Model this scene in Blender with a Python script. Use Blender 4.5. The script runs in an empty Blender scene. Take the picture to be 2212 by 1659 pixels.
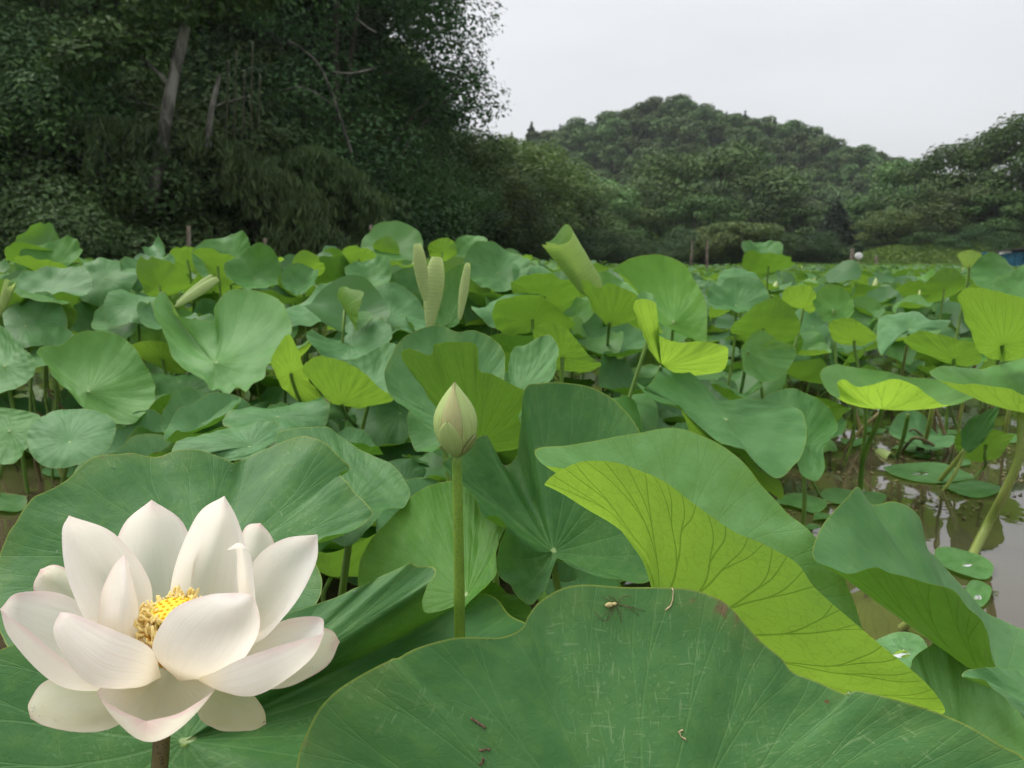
import bpy, bmesh, math, random
import numpy as np
from mathutils import Vector, Matrix

SC = bpy.context.scene
COL = SC.collection
R = math.radians

# ------------------------------------------------------------------ camera
CAM_H = 0.68
PITCH = R(9.0)
FPX = 1671.0            # focal length in units of a 2212 px wide frame
cam_d = bpy.data.cameras.new('camera')
cam = bpy.data.objects.new('camera', cam_d)
COL.objects.link(cam)
cam.location = (0, 0, CAM_H)
cam.rotation_euler = (math.pi / 2 - PITCH, 0, 0)
cam_d.sensor_width = 36.0
cam_d.lens = 36.0 * FPX / 2212.0
cam_d.clip_start = 0.02
cam_d.clip_end = 3000.0
cam_d.dof.use_dof = True
cam_d.dof.focus_distance = 0.72
cam_d.dof.aperture_fstop = 12.5
SC.camera = cam

# ------------------------------------------------------------------ sky, sun, exposure
SUN_EL, SUN_AZ = R(56), R(-66)
world = bpy.data.worlds.new('World')
SC.world = world
world.use_nodes = True
wn = world.node_tree
wn.nodes.clear()
def wnode(t, **kw):
    n = wn.nodes.new(t)
    for k, v in kw.items():
        setattr(n, k, v)
    return n
w_out = wnode('ShaderNodeOutputWorld')
w_sky = wnode('ShaderNodeTexSky', sky_type='NISHITA', sun_disc=False)
w_sky.sun_elevation = SUN_EL
w_sky.sun_rotation = SUN_AZ
w_sky.air_density = 1.0
w_sky.dust_density = 3.0
w_b1 = wnode('ShaderNodeBackground')
w_b1.inputs['Strength'].default_value = 0.06
wn.links.new(w_sky.outputs[0], w_b1.inputs['Color'])
# the cloud deck: an even overcast, a little brighter overhead (as any overcast sky), with soft cloud structure
w_tc = wnode('ShaderNodeTexCoord')
w_sep = wnode('ShaderNodeSeparateXYZ')
wn.links.new(w_tc.outputs['Generated'], w_sep.inputs[0])
w_mx = wnode('ShaderNodeMath', operation='MAXIMUM'); w_mx.inputs[1].default_value = 0.0
wn.links.new(w_sep.outputs['Z'], w_mx.inputs[0])
w_gr = wnode('ShaderNodeMath', operation='MULTIPLY_ADD')
w_gr.inputs[1].default_value = 0.46; w_gr.inputs[2].default_value = 0.47
wn.links.new(w_mx.outputs[0], w_gr.inputs[0])
w_map = wnode('ShaderNodeMapping'); w_map.inputs['Scale'].default_value = (1.0, 1.0, 3.2)
wn.links.new(w_tc.outputs['Generated'], w_map.inputs[0])
w_no = wnode('ShaderNodeTexNoise'); w_no.inputs['Scale'].default_value = 1.7
w_no.inputs['Detail'].default_value = 4.0; w_no.inputs['Roughness'].default_value = 0.5
wn.links.new(w_map.outputs[0], w_no.inputs['Vector'])
w_nr = wnode('ShaderNodeMapRange')
w_nr.inputs['From Min'].default_value = 0.3; w_nr.inputs['From Max'].default_value = 0.7
w_nr.inputs['To Min'].default_value = 0.90; w_nr.inputs['To Max'].default_value = 1.06
wn.links.new(w_no.outputs[0], w_nr.inputs['Value'])
w_ml = wnode('ShaderNodeMath', operation='MULTIPLY')
wn.links.new(w_gr.outputs[0], w_ml.inputs[0]); wn.links.new(w_nr.outputs[0], w_ml.inputs[1])
w_b2 = wnode('ShaderNodeBackground')
w_b2.inputs['Color'].default_value = (0.775, 0.785, 0.80, 1)
wn.links.new(w_ml.outputs[0], w_b2.inputs['Strength'])
w_mix = wnode('ShaderNodeMixShader'); w_mix.inputs[0].default_value = 0.9
wn.links.new(w_b1.outputs[0], w_mix.inputs[1]); wn.links.new(w_b2.outputs[0], w_mix.inputs[2])
wn.links.new(w_mix.outputs[0], w_out.inputs['Surface'])

sun_d = bpy.data.lights.new('sun', 'SUN')
sun_d.energy = 1.5
sun_d.angle = R(40)
sun_d.color = (1.0, 0.97, 0.92)
sun = bpy.data.objects.new('sun', sun_d)
COL.objects.link(sun)
sun.location = (0, 0, 60)
sd = Vector((math.sin(SUN_AZ) * math.cos(SUN_EL), math.cos(SUN_AZ) * math.cos(SUN_EL), math.sin(SUN_EL)))
sun.rotation_euler = sd.to_track_quat('Z', 'Y').to_euler()

SC.view_settings.view_transform = 'Standard'
SC.view_settings.look = 'None'
SC.view_settings.exposure = 1.0
SC.view_settings.gamma = 1.0
SC.view_settings.use_curve_mapping = False
SC.cycles.use_denoising = True
SC.cycles.max_bounces = 6
SC.cycles.diffuse_bounces = 3
SC.cycles.transmission_bounces = 5
SC.cycles.transparent_max_bounces = 6
SC.cycles.use_adaptive_sampling = True
SC.cycles.adaptive_threshold = 0.03

# ------------------------------------------------------------------ helpers
_cp, _sp = math.cos(PITCH), math.sin(PITCH)
def at(px, py, d):
    """World point seen in the direction of frame position (px, py) (2212 x 1659 frame) at distance d ahead (world y)."""
    x = (px - 1106.0) / FPX
    y = -(py - 829.5) / FPX
    v = np.array([x, _cp + y * _sp, -_sp + y * _cp])
    return np.array([0, 0, CAM_H]) + v * (d / v[1])
def proj(p):
    q = np.asarray(p, float) - np.array([0, 0, CAM_H])
    f = q[1] * _cp - q[2] * _sp
    u = q[1] * _sp + q[2] * _cp
    return 1106 + FPX * q[0] / f, 829.5 - FPX * u / f
def hit_plane(px, py, c, n):
    x = (px - 1106.0) / FPX
    y = -(py - 829.5) / FPX
    v = np.array([x, _cp + y * _sp, -_sp + y * _cp])
    o = np.array([0, 0, CAM_H])
    t = np.dot(np.asarray(c) - o, n) / np.dot(v, n)
    return o + v * t
def on_water(px, py, z=0.0):
    return hit_plane(px, py, np.array([0, 0, z]), np.array([0, 0, 1.0]))

def mesh_np(name, co, faces, mats, smooth=True, uvs=None, mat_idx=None):
    """faces: list of tuples or an (n,k) int array; uvs: dict of name -> per-loop array."""
    me = bpy.data.meshes.new(name)
    co = np.asarray(co, dtype=np.float32).reshape(-1, 3)
    if isinstance(faces, np.ndarray):
        groups = [faces]
    else:
        groups = [np.asarray(f, dtype=np.int32) for f in faces if len(f)]
    nl = sum(g.size for g in groups)
    npoly = sum(g.shape[0] for g in groups)
    me.vertices.add(len(co)); me.vertices.foreach_set('co', co.ravel())
    me.loops.add(nl)
    me.loops.foreach_set('vertex_index', np.concatenate([g.ravel() for g in groups]).astype(np.int32))
    me.polygons.add(npoly)
    st, tot, cur = [], [], 0
    for g in groups:
        k = g.shape[1]
        st.append(cur + np.arange(g.shape[0]) * k); tot.append(np.full(g.shape[0], k)); cur += g.size
    me.polygons.foreach_set('loop_start', np.concatenate(st).astype(np.int32))
    me.polygons.foreach_set('loop_total', np.concatenate(tot).astype(np.int32))
    if mat_idx is not None:
        me.polygons.foreach_set('material_index', np.asarray(mat_idx, dtype=np.int32))
    me.polygons.foreach_set('use_smooth', np.full(npoly, smooth))
    if uvs:
        for k, a in uvs.items():
            l = me.uv_layers.new(name=k)
            l.data.foreach_set('uv', np.asarray(a, dtype=np.float32).ravel())
    me.update(calc_edges=True)
    for m in (mats if isinstance(mats, (list, tuple)) else [mats]):
        me.materials.append(m)
    return me

def link(name, data, parent=None, loc=None):
    o = bpy.data.objects.new(name, data)
    COL.objects.link(o)
    if parent is not None:
        o.parent = parent
    if loc is not None:
        o.location = loc
    return o
def tag(o, label=None, cat=None, group=None, kind=None):
    if label: o['label'] = label
    if cat: o['category'] = cat
    if group: o['group'] = group
    if kind: o['kind'] = kind
    return o
def thing(name, label, cat, loc=(0, 0, 0), group=None):
    o = link(name, None, None, loc)
    o.empty_display_size = 0.05
    return tag(o, label, cat, group)
def copy_tree(o, parent=None):
    c = o.copy()
    COL.objects.link(c)
    c.parent = parent
    for ch in o.children:
        copy_tree(ch, c)
    return c

def catmull(pts, n, closed=False):
    """Smooth curve through pts, n samples (closed: n samples without repeating the first)."""
    P = np.asarray(pts, float)
    m = len(P)
    if closed:
        seg = np.linalg.norm(np.roll(P, -1, 0) - P, axis=1) ** 0.5
        seg = np.maximum(seg, 1e-6)
        T = np.concatenate([[0], np.cumsum(seg)])
        q = np.linspace(0, T[-1], n, endpoint=False)
    else:
        seg = np.maximum(np.linalg.norm(P[1:] - P[:-1], axis=1) ** 0.5, 1e-6)
        T = np.concatenate([[0], np.cumsum(seg)])
        q = np.linspace(0, T[-1], n)
    return catmull_at(P, T, q, closed)
def catmull_at(P, T, q, closed):
    m = len(P)
    i = np.clip(np.searchsorted(T, q, side='right') - 1, 0, len(T) - 2)
    t = ((q - T[i]) / (T[i + 1] - T[i]))[:, None]
    if closed:
        p0, p1, p2, p3 = P[(i - 1) % m], P[i % m], P[(i + 1) % m], P[(i + 2) % m]
    else:
        p1, p2 = P[i], P[np.minimum(i + 1, m - 1)]
        p0 = np.where((i > 0)[:, None], P[np.maximum(i - 1, 0)], 2 * p1 - p2)
        p3 = np.where((i + 2 < m)[:, None], P[np.minimum(i + 2, m - 1)], 2 * p2 - p1)
    return 0.5 * ((2 * p1) + (-p0 + p2) * t + (2 * p0 - 5 * p1 + 4 * p2 - p3) * t * t + (-p0 + 3 * p1 - 3 * p2 + p3) * t ** 3)

def tube_np(pts, radii, sides=8, cap=True):
    P = np.asarray(pts, float)
    n = len(P)
    rad = np.broadcast_to(np.asarray(radii, float), (n,))
    tan = np.gradient(P, axis=0)
    tan /= np.linalg.norm(tan, axis=1)[:, None] + 1e-12
    ref = np.array([0, 0, 1.0]) if abs(tan[0][2]) < 0.9 else np.array([1.0, 0, 0])
    a = np.cross(tan[0], ref); a /= np.linalg.norm(a)
    co = []
    ang = np.linspace(0, 2 * math.pi, sides, endpoint=False)
    for k in range(n):
        a = a - tan[k] * np.dot(a, tan[k]); a /= np.linalg.norm(a) + 1e-12
        b = np.cross(tan[k], a)
        co.append(P[k] + rad[k] * (np.cos(ang)[:, None] * a + np.sin(ang)[:, None] * b))
    co = np.concatenate(co)
    f = []
    for k in range(n - 1):
        for s in range(sides):
            s2 = (s + 1) % sides
            f.append((k * sides + s, k * sides + s2, (k + 1) * sides + s2, (k + 1) * sides + s))
    f = np.array(f, dtype=np.int32)
    tri = np.zeros((0, 3), np.int32)
    if cap:
        co = np.vstack([co, P[0], P[-1]])
        c0, c1 = len(co) - 2, len(co) - 1
        t = []
        for s in range(sides):
            s2 = (s + 1) % sides
            t.append((c0, s2, s)); t.append((c1, (n - 1) * sides + s, (n - 1) * sides + s2))
        tri = np.array(t, dtype=np.int32)
    return co, f, tri
class Acc:
    """Collects pieces into one mesh."""
    def __init__(s): s.co = []; s.q = []; s.t = []; s.n = 0; s.qm = []; s.tm = []
    def add(s, co, q=None, t=None, mi=0):
        s.co.append(np.asarray(co, float))
        if q is not None and len(q): s.q.append(np.asarray(q) + s.n); s.qm.append(np.full(len(q), mi))
        if t is not None and len(t): s.t.append(np.asarray(t) + s.n); s.tm.append(np.full(len(t), mi))
        s.n += len(co)
    def tube(s, pts, r, sides=8, mi=0): s.add(*tube_np(pts, r, sides), mi)
    def box(s, c, size, rot=None, mi=0):
        x, y, z = np.asarray(size) / 2
        v = np.array([(-x,-y,-z),(x,-y,-z),(x,y,-z),(-x,y,-z),(-x,-y,z),(x,-y,z),(x,y,z),(-x,y,z)])
        if rot is not None: v = v @ np.asarray(rot.to_3x3()).T
        s.add(v + np.asarray(c), [(0,3,2,1),(4,5,6,7),(0,1,5,4),(1,2,6,5),(2,3,7,6),(3,0,4,7)], None, mi)
    def mesh(s, name, mats, smooth=True):
        g = []; mi = []
        if s.q: g.append(np.concatenate(s.q)); mi.append(np.concatenate(s.qm))
        if s.t: g.append(np.concatenate(s.t)); mi.append(np.concatenate(s.tm))
        return mesh_np(name, np.concatenate(s.co), g, mats, smooth, None, np.concatenate(mi))

def sines(seed, n=5, fmin=1, fmax=7):
    r = np.random.RandomState(seed)
    k = r.randint(fmin, fmax + 1, n); ph = r.rand(n) * 6.283; am = r.rand(n) * 0.6 + 0.4
    am = am / np.sqrt(k) / n * 1.6
    return lambda th: sum(a * np.sin(kk * th + p) for a, kk, p in zip(am, k, ph))

# ------------------------------------------------------------------ node helper
class G:
    def __init__(s, name):
        s.m = bpy.data.materials.new(name); s.m.use_nodes = True
        s.t = s.m.node_tree; s.t.nodes.clear()
        s.out = s.t.nodes.new('ShaderNodeOutputMaterial')
    def n(s, typ, ins=None, **kw):
        nd = s.t.nodes.new(typ)
        for k, v in kw.items(): setattr(nd, k, v)
        for k, v in (ins or {}).items():
            sock = nd.inputs[k]
            if isinstance(v, bpy.types.NodeSocket): s.t.links.new(v, sock)
            elif isinstance(v, (tuple, list)) and len(v) == 3 and sock.type == 'RGBA': sock.default_value = (*v, 1)
            else: sock.default_value = v
        return nd
    def math(s, op, a, b=0.0, c=0.0, clamp=False):
        nd = s.t.nodes.new('ShaderNodeMath'); nd.operation = op; nd.use_clamp = clamp
        for i, v in enumerate((a, b, c)):
            if isinstance(v, bpy.types.NodeSocket): s.t.links.new(v, nd.inputs[i])
            else: nd.inputs[i].default_value = v
        return nd.outputs[0]
    def mix(s, f, a, b, mode='MIX'):
        nd = s.t.nodes.new('ShaderNodeMix'); nd.data_type = 'RGBA'; nd.blend_type = mode
        for k, v in ((0, f), (6, a), (7, b)):
            if isinstance(v, bpy.types.NodeSocket): s.t.links.new(v, nd.inputs[k])
            elif isinstance(v, (tuple, list)): nd.inputs[k].default_value = (*v[:3], 1)
            else: nd.inputs[k].default_value = v
        return nd.outputs[2]
    def ramp(s, v, lo, hi, a=0.0, b=1.0, smooth=True):
        nd = s.t.nodes.new('ShaderNodeMapRange')
        if smooth: nd.interpolation_type = 'SMOOTHSTEP'
        for k, x in (('Value', v), ('From Min', lo), ('From Max', hi), ('To Min', a), ('To Max', b)):
            if isinstance(x, bpy.types.NodeSocket): s.t.links.new(x, nd.inputs[k])
            else: nd.inputs[k].default_value = x
        return nd.outputs[0]
    def noise(s, vec, scale, detail=3.0, rough=0.55, color=False, dist=0.0):
        nd = s.n('ShaderNodeTexNoise', {'Scale': scale, 'Detail': detail, 'Roughness': rough, 'Distortion': dist})
        if vec is not None: s.t.links.new(vec, nd.inputs['Vector'])
        return nd.outputs[1 if color else 0]
    def mapping(s, vec, scale=(1, 1, 1), loc=(0, 0, 0), rot=(0, 0, 0)):
        nd = s.n('ShaderNodeMapping', {'Scale': scale, 'Location': loc, 'Rotation': rot})
        s.t.links.new(vec, nd.inputs['Vector']); return nd.outputs[0]
    def bump(s, h, strength, dist=0.01, normal=None):
        nd = s.n('ShaderNodeBump', {'Strength': strength, 'Distance': dist, 'Height': h})
        if normal is not None: s.t.links.new(normal, nd.inputs['Normal'])
        return nd.outputs[0]
    def link(s, a, b): s.t.links.new(a, b)
    def surf(s, sh): s.t.links.new(sh, s.out.inputs['Surface']); return s.m
# ------------------------------------------------------------------ materials
def simple(name, col, rough=0.7, noise_scale=8.0, var=0.35, bump=0.0, spec=0.3):
    g = G(name)
    tc = g.n('ShaderNodeTexCoord')
    nz = g.noise(tc.outputs['Object'], noise_scale, 5.0, 0.6)
    f = g.ramp(nz, 0.3, 0.7)
    c = g.mix(f, tuple(x * (1 - var) for x in col), tuple(min(1, x * (1 + var)) for x in col))
    p = g.n('ShaderNodeBsdfPrincipled', {'Base Color': c, 'Roughness': rough, 'Specular IOR Level': spec})
    if bump: g.link(g.bump(nz, bump, 0.02), p.inputs['Normal'])
    return g.surf(p.outputs[0])

def lotus_leaf_material():
    """Object colour: R youth (0 old blue-green, 1 fresh yellow-green), G wear, B waxy bloom."""
    g = G('lotus_leaf')
    uv = g.n('ShaderNodeUVMap', uv_map='polar'); fl = g.n('ShaderNodeUVMap', uv_map='flat')
    sep = g.n('ShaderNodeSeparateXYZ'); g.link(uv.outputs[0], sep.inputs[0])
    u, v = sep.outputs[0], sep.outputs[1]
    oi = g.n('ShaderNodeObjectInfo')
    oc = g.n('ShaderNodeSeparateColor'); g.link(oi.outputs['Color'], oc.inputs[0])
    youth, wear, bloom = oc.outputs[0], oc.outputs[1], oc.outputs[2]
    shift = g.n('ShaderNodeCombineXYZ'); g.link(g.math('MULTIPLY', oi.outputs['Random'], 37.0), shift.inputs[0]); g.link(g.math('MULTIPLY', oi.outputs['Random'], 91.0), shift.inputs[2])
    vecn = g.n('ShaderNodeVectorMath', operation='ADD'); g.link(fl.outputs[0], vecn.inputs[0]); g.link(shift.outputs[0], vecn.inputs[1])
    P = vecn.outputs[0]
    # veins: ~21 radial veins, each forking twice towards the rim
    N = 21.0
    wob = g.math('MULTIPLY', g.math('SUBTRACT', g.noise(P, 2.2, 1.0), 0.5), 0.34)
    a = g.math('ADD', g.math('MULTIPLY', u, N), wob)
    cell = g.math('FLOOR', a)
    d0 = g.math('ABSOLUTE', g.math('SUBTRACT', g.math('SUBTRACT', a, cell), 0.5))
    wn_ = g.n('ShaderNodeTexWhiteNoise', noise_dimensions='1D'); g.link(g.math('ADD', cell, g.math('MULTIPLY', oi.outputs['Random'], 50.0)), wn_.inputs['W'])
    rb = g.math('MULTIPLY_ADD', wn_.outputs[0], 0.3, 0.34)
    s1 = g.math('MULTIPLY', g.math('MAXIMUM', g.math('SUBTRACT', v, rb), 0.0), 0.5)
    e1 = g.math('ABSOLUTE', g.math('SUBTRACT', d0, s1))
    s2 = g.math('MULTIPLY', g.math('MAXIMUM', g.math('SUBTRACT', v, g.math('ADD', rb, 0.26)), 0.0), 0.42)
    e2 = g.math('ABSOLUTE', g.math('SUBTRACT', e1, s2))
    wdist = g.math('MULTIPLY', e2, g.math('MULTIPLY', v, 6.283 / N))
    width = g.math('MULTIPLY_ADD', v, -0.0075, 0.0115)
    vein = g.ramp(wdist, g.math('MULTIPLY', width, 0.15), width, 1.0, 0.0)
    veinw = g.ramp(wdist, 0.0, 0.05, 1.0, 0.0)
    # fine net between the veins
    vo = g.n('ShaderNodeTexVoronoi', {'Scale': 17.0, 'Randomness': 0.9}, feature='DISTANCE_TO_EDGE')
    vd = g.n('ShaderNodeVectorMath', operation='ADD'); g.link(P, vd.inputs[0])
    nzc = g.noise(P, 9.0, 2.0, 0.5, True)
    sc = g.n('ShaderNodeVectorMath', operation='SCALE'); g.link(nzc, sc.inputs[0]); sc.inputs['Scale'].default_value = 0.12
    g.link(sc.outputs[0], vd.inputs[1]); g.link(vd.outputs[0], vo.inputs['Vector'])
    net = g.ramp(vo.outputs[0], 0.0, 0.07, 1.0, 0.0)
    n1 = g.noise(P, 2.2, 3.0, 0.6); n2 = g.noise(P, 14.0, 2.0, 0.6); n3 = g.noise(P, 60.0, 1.0, 0.6)
    # upper side
    old = g.mix(g.ramp(n1, 0.3, 0.72), (0.033, 0.122, 0.027), (0.054, 0.158, 0.033))
    young = g.mix(g.ramp(n1, 0.3, 0.7), (0.088, 0.270, 0.022), (0.135, 0.345, 0.034))
    yup = g.math('MULTIPLY', youth, 0.62)
    up = g.mix(yup, old, young)
    blue = g.mix(yup, (0.098, 0.240, 0.098), (0.300, 0.580, 0.240))
    bl = g.math('MULTIPLY', bloom, g.ramp(n1, 0.28, 0.68, 0.35, 1.0))
    up = g.mix(bl, up, blue)
    up = g.mix(g.math('MULTIPLY', g.ramp(n2, 0.4, 0.75), 0.22), up, (0.13, 0.26, 0.05))
    up = g.mix(g.math('MULTIPLY', vein, 0.27), up, g.mix(youth, (0.12, 0.26, 0.075), (0.24, 0.42, 0.09)))
    up = g.mix(g.math('MULTIPLY', net, 0.05), up, (0.02, 0.06, 0.02))
    # scratches and flecks of dried wax
    vs_ = g.n('ShaderNodeVectorMath', operation='MULTIPLY_ADD'); g.link(nzc, vs_.inputs[0]); vs_.inputs[1].default_value = (0.03, 0.03, 0.03); g.link(P, vs_.inputs[2])
    s_m = g.mapping(vs_.outputs[0], (8.0, 100.0, 1.0), rot=(0, 0, 0.9)); sc1 = g.ramp(g.noise(s_m, 1.0, 2.0, 0.5), 0.635, 0.69)
    s_m2 = g.mapping(vs_.outputs[0], (90.0, 9.0, 1.0), rot=(0, 0, 0.35)); sc2 = g.ramp(g.noise(s_m2, 1.0, 2.0, 0.5), 0.635, 0.69)
    fleck = g.ramp(n3, 0.645, 0.71)
    scr = g.math('MULTIPLY', g.math('MAXIMUM', g.math('MAXIMUM', sc1, sc2), g.math('MULTIPLY', fleck, 0.7)), g.math('MULTIPLY', g.ramp(n1, 0.42, 0.62), wear))
    up = g.mix(g.math('MULTIPLY', scr, 0.55), up, (0.24, 0.36, 0.16))
    # under side: paler, yellower, veins darker
    yy = g.math('POWER', youth, 1.5)
    un = g.mix(yy, (0.075, 0.175, 0.032), (0.215, 0.385, 0.060))
    un = g.mix(g.math('MULTIPLY', g.ramp(n2, 0.35, 0.75), 0.25), un, (0.22, 0.33, 0.06))
    un = g.mix(g.ramp(bloom, 0.86, 1.0), un, (0.58, 0.71, 0.30))
    vstr = oi.outputs['Alpha']
    un = g.mix(g.math('MULTIPLY', g.math('MULTIPLY', vein, vstr), 0.5), un, g.mix(youth, (0.05, 0.11, 0.015), (0.10, 0.20, 0.012)))
    un = g.mix(g.math('MULTIPLY', g.math('MULTIPLY', net, vstr), 0.11), un, (0.09, 0.17, 0.015))
    geo = g.n('ShaderNodeNewGeometry')
    col = g.mix(geo.outputs['Backfacing'], up, un)
    # hub, rim line, browning
    hub = g.ramp(v, 0.020, 0.031, 1.0, 0.0)
    col = g.mix(hub, col, (0.34, 0.46, 0.20))
    rim = g.ramp(v, 0.992, 0.997)
    col = g.mix(g.math('MULTIPLY', rim, 0.5), col, (0.30, 0.36, 0.05))
    edge = g.math('ADD', g.ramp(v, 0.70, 1.0, 0.0, 0.30), g.math('MULTIPLY', n1, 0.55))
    br = g.ramp(g.math('ADD', g.math('ADD', edge, g.math('MULTIPLY', n2, 0.30)), g.math('MULTIPLY', g.math('SUBTRACT', wear, 1.0), 0.30)), 0.72, 0.80)
    br = g.math('MULTIPLY', br, g.ramp(wear, 0.12, 0.35))
    yel = g.ramp(g.math('ADD', edge, g.math('MULTIPLY', wear, 0.12)), 0.56, 0.80)
    col = g.mix(g.math('MULTIPLY', yel, g.math('MULTIPLY', wear, 0.22)), col, (0.24, 0.28, 0.04))
    col = g.mix(g.math('MULTIPLY', br, 0.85), col, g.mix(n3, (0.10, 0.055, 0.025), (0.24, 0.16, 0.09)))
    spot = g.n('ShaderNodeTexVoronoi', {'Scale': 4.3, 'Randomness': 1.0}); g.link(P, spot.inputs['Vector'])
    sp = g.math('MULTIPLY', g.ramp(g.math('ADD', spot.outputs[0], g.math('MULTIPLY', n3, 0.05)), 0.045, 0.07, 1.0, 0.0), g.ramp(wear, 0.2, 0.5))
    col = g.mix(sp, col, (0.13, 0.06, 0.03))
    # relief
    h = g.math('ADD', g.math('MULTIPLY', veinw, -0.35), g.math('MULTIPLY', vein, -0.35))
    h = g.math('ADD', h, g.math('MULTIPLY', net, -0.10))
    h = g.math('ADD', h, g.math('MULTIPLY', n2, 0.8))
    h = g.math('ADD', h, g.math('MULTIPLY', n3, 0.18))
    nrm = g.bump(h, 0.28, 0.0035)
    p = g.n('ShaderNodeBsdfPrincipled', {'Base Color': col, 'Roughness': 0.50, 'Specular IOR Level': 0.24})
    g.link(nrm, p.inputs['Normal'])
    tcol = g.mix(yy, (0.100, 0.250, 0.020), (0.47, 0.74, 0.070))
    tcol = g.mix(g.ramp(bloom, 0.86, 1.0), tcol, (0.70, 0.78, 0.30))
    tcol = g.mix(g.math('MULTIPLY', g.math('MULTIPLY', vein, vstr), 0.48), tcol, (0.06, 0.13, 0.006))
    tcol = g.mix(g.math('MULTIPLY', g.math('MULTIPLY', net, vstr), 0.18), tcol, (0.12, 0.22, 0.01))
    tcol = g.mix(g.math('MULTIPLY', br, 0.9), tcol, (0.08, 0.04, 0.02))
    tr = g.n('ShaderNodeBsdfTranslucent', {'Color': tcol}); g.link(nrm, tr.inputs['Normal'])
    mx = g.n('ShaderNodeMixShader', {0: g.math('MULTIPLY', g.math('MULTIPLY_ADD', youth, 0.22, 0.30), g.math('MULTIPLY_ADD', geo.outputs['Backfacing'], 0.45, 0.55))})
    g.link(p.outputs[0], mx.inputs[1]); g.link(tr.outputs[0], mx.inputs[2])
    return g.surf(mx.outputs[0])

def petal_material():
    """Object colour: R greenish cast, G pink amount."""
    g = G('lotus_petal')
    uv = g.n('ShaderNodeUVMap', uv_map='petal'); sep = g.n('ShaderNodeSeparateXYZ'); g.link(uv.outputs[0], sep.inputs[0])
    u, v = sep.outputs[0], sep.outputs[1]
    oi = g.n('ShaderNodeObjectInfo'); oc = g.n('ShaderNodeSeparateColor'); g.link(oi.outputs['Color'], oc.inputs[0])
    au = g.math('ABSOLUTE', g.math('MULTIPLY_ADD', u, 2.0, -1.0))
    mp = g.mapping(uv.outputs[0], (46.0, 1.2, 1.0)); st = g.noise(mp, 1.0, 3.0, 0.55)
    n1 = g.noise(uv.outputs[0], 3.0, 3.0)
    col = g.mix(g.ramp(v, 0.0, 0.55), (0.95, 0.87, 0.66), (0.95, 0.93, 0.895))
    col = g.mix(g.math('MULTIPLY', oc.outputs[0], g.ramp(n1, 0.2, 0.8, 0.5, 1.0)), col, (0.80, 0.78, 0.52))
    col = g.mix(g.math('MULTIPLY', g.ramp(st, 0.42, 0.7), 0.34), col, (0.84, 0.78, 0.69))
    pk = g.math('MAXIMUM', g.ramp(v, 0.86, 1.0), g.math('MULTIPLY', g.ramp(au, 0.82, 1.0), g.ramp(v, 0.35, 0.85)))
    pk = g.math('MULTIPLY', g.math('MULTIPLY', pk, g.math('MULTIPLY', oc.outputs[1], 0.7)), g.ramp(n1, 0.25, 0.65, 0.45, 1.0))
    col = g.mix(pk, col, (0.78, 0.36, 0.48))
    nrm = g.bump(st, 0.45, 0.0014)
    p = g.n('ShaderNodeBsdfPrincipled', {'Base Color': col, 'Roughness': 0.65, 'Specular IOR Level': 0.15})
    g.link(nrm, p.inputs['Normal'])
    tr = g.n('ShaderNodeBsdfTranslucent', {'Color': g.mix(0.35, col, (0.98, 0.88, 0.68))})
    mx = g.n('ShaderNodeMixShader', {0: 0.54}); g.link(p.outputs[0], mx.inputs[1]); g.link(tr.outputs[0], mx.inputs[2])
    return g.surf(mx.outputs[0])

def bud_material():
    g = G('bud_petal')
    uv = g.n('ShaderNodeUVMap', uv_map='petal'); sep = g.n('ShaderNodeSeparateXYZ'); g.link(uv.outputs[0], sep.inputs[0])
    oi = g.n('ShaderNodeObjectInfo'); oc = g.n('ShaderNodeSeparateColor'); g.link(oi.outputs['Color'], oc.inputs[0])
    mp = g.mapping(uv.outputs[0], (60.0, 1.5, 1.0)); st = g.noise(mp, 1.0, 3.0, 0.6)
    n1 = g.noise(uv.outputs[0], 5.0, 3.0)
    col = g.mix(g.ramp(st, 0.35, 0.7), (0.29, 0.40, 0.110), (0.42, 0.52, 0.20))
    col = g.mix(g.math('MULTIPLY', oc.outputs[0], g.ramp(n1, 0.2, 0.7, 0.45, 0.9)), col, (0.38, 0.29, 0.15))
    col = g.mix(g.math('MULTIPLY', oc.outputs[1], g.ramp(n1, 0.2, 0.7, 0.5, 1.0)), col, (0.14, 0.15, 0.045))
    e = g.math('ABSOLUTE', g.math('MULTIPLY_ADD', sep.outputs[0], 2.0, -1.0))
    ed = g.math('MAXIMUM', g.ramp(e, 0.92, 1.0), g.ramp(sep.outputs[1], 0.955, 1.0))
    col = g.mix(g.math('MULTIPLY', ed, 0.8), col, (0.17, 0.12, 0.05))
    p = g.n('ShaderNodeBsdfPrincipled', {'Base Color': col, 'Roughness': 0.5, 'Specular IOR Level': 0.4})
    g.link(g.bump(st, 0.3, 0.001), p.inputs['Normal'])
    return g.surf(p.outputs[0])

def stalk_material(name, c0, c1, prick=(0.05, 0.06, 0.02), amount=0.5):
    g = G(name)
    tc = g.n('ShaderNodeTexCoord')
    n1 = g.noise(tc.outputs['Object'], 14.0, 4.0)
    col = g.mix(g.ramp(n1, 0.3, 0.7), c0, c1)
    vo = g.n('ShaderNodeTexVoronoi', {'Scale': 420.0}); g.link(tc.outputs['Object'], vo.inputs['Vector'])
    dots = g.ramp(vo.outputs[0], 0.22, 0.36, 1.0, 0.0)
    col = g.mix(g.math('MULTIPLY', dots, amount), col, prick)
    p = g.n('ShaderNodeBsdfPrincipled', {'Base Color': col, 'Roughness': 0.45, 'Specular IOR Level': 0.4})
    g.link(g.bump(dots, 0.35, 0.0012), p.inputs['Normal'])
    return g.surf(p.outputs[0])

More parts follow.
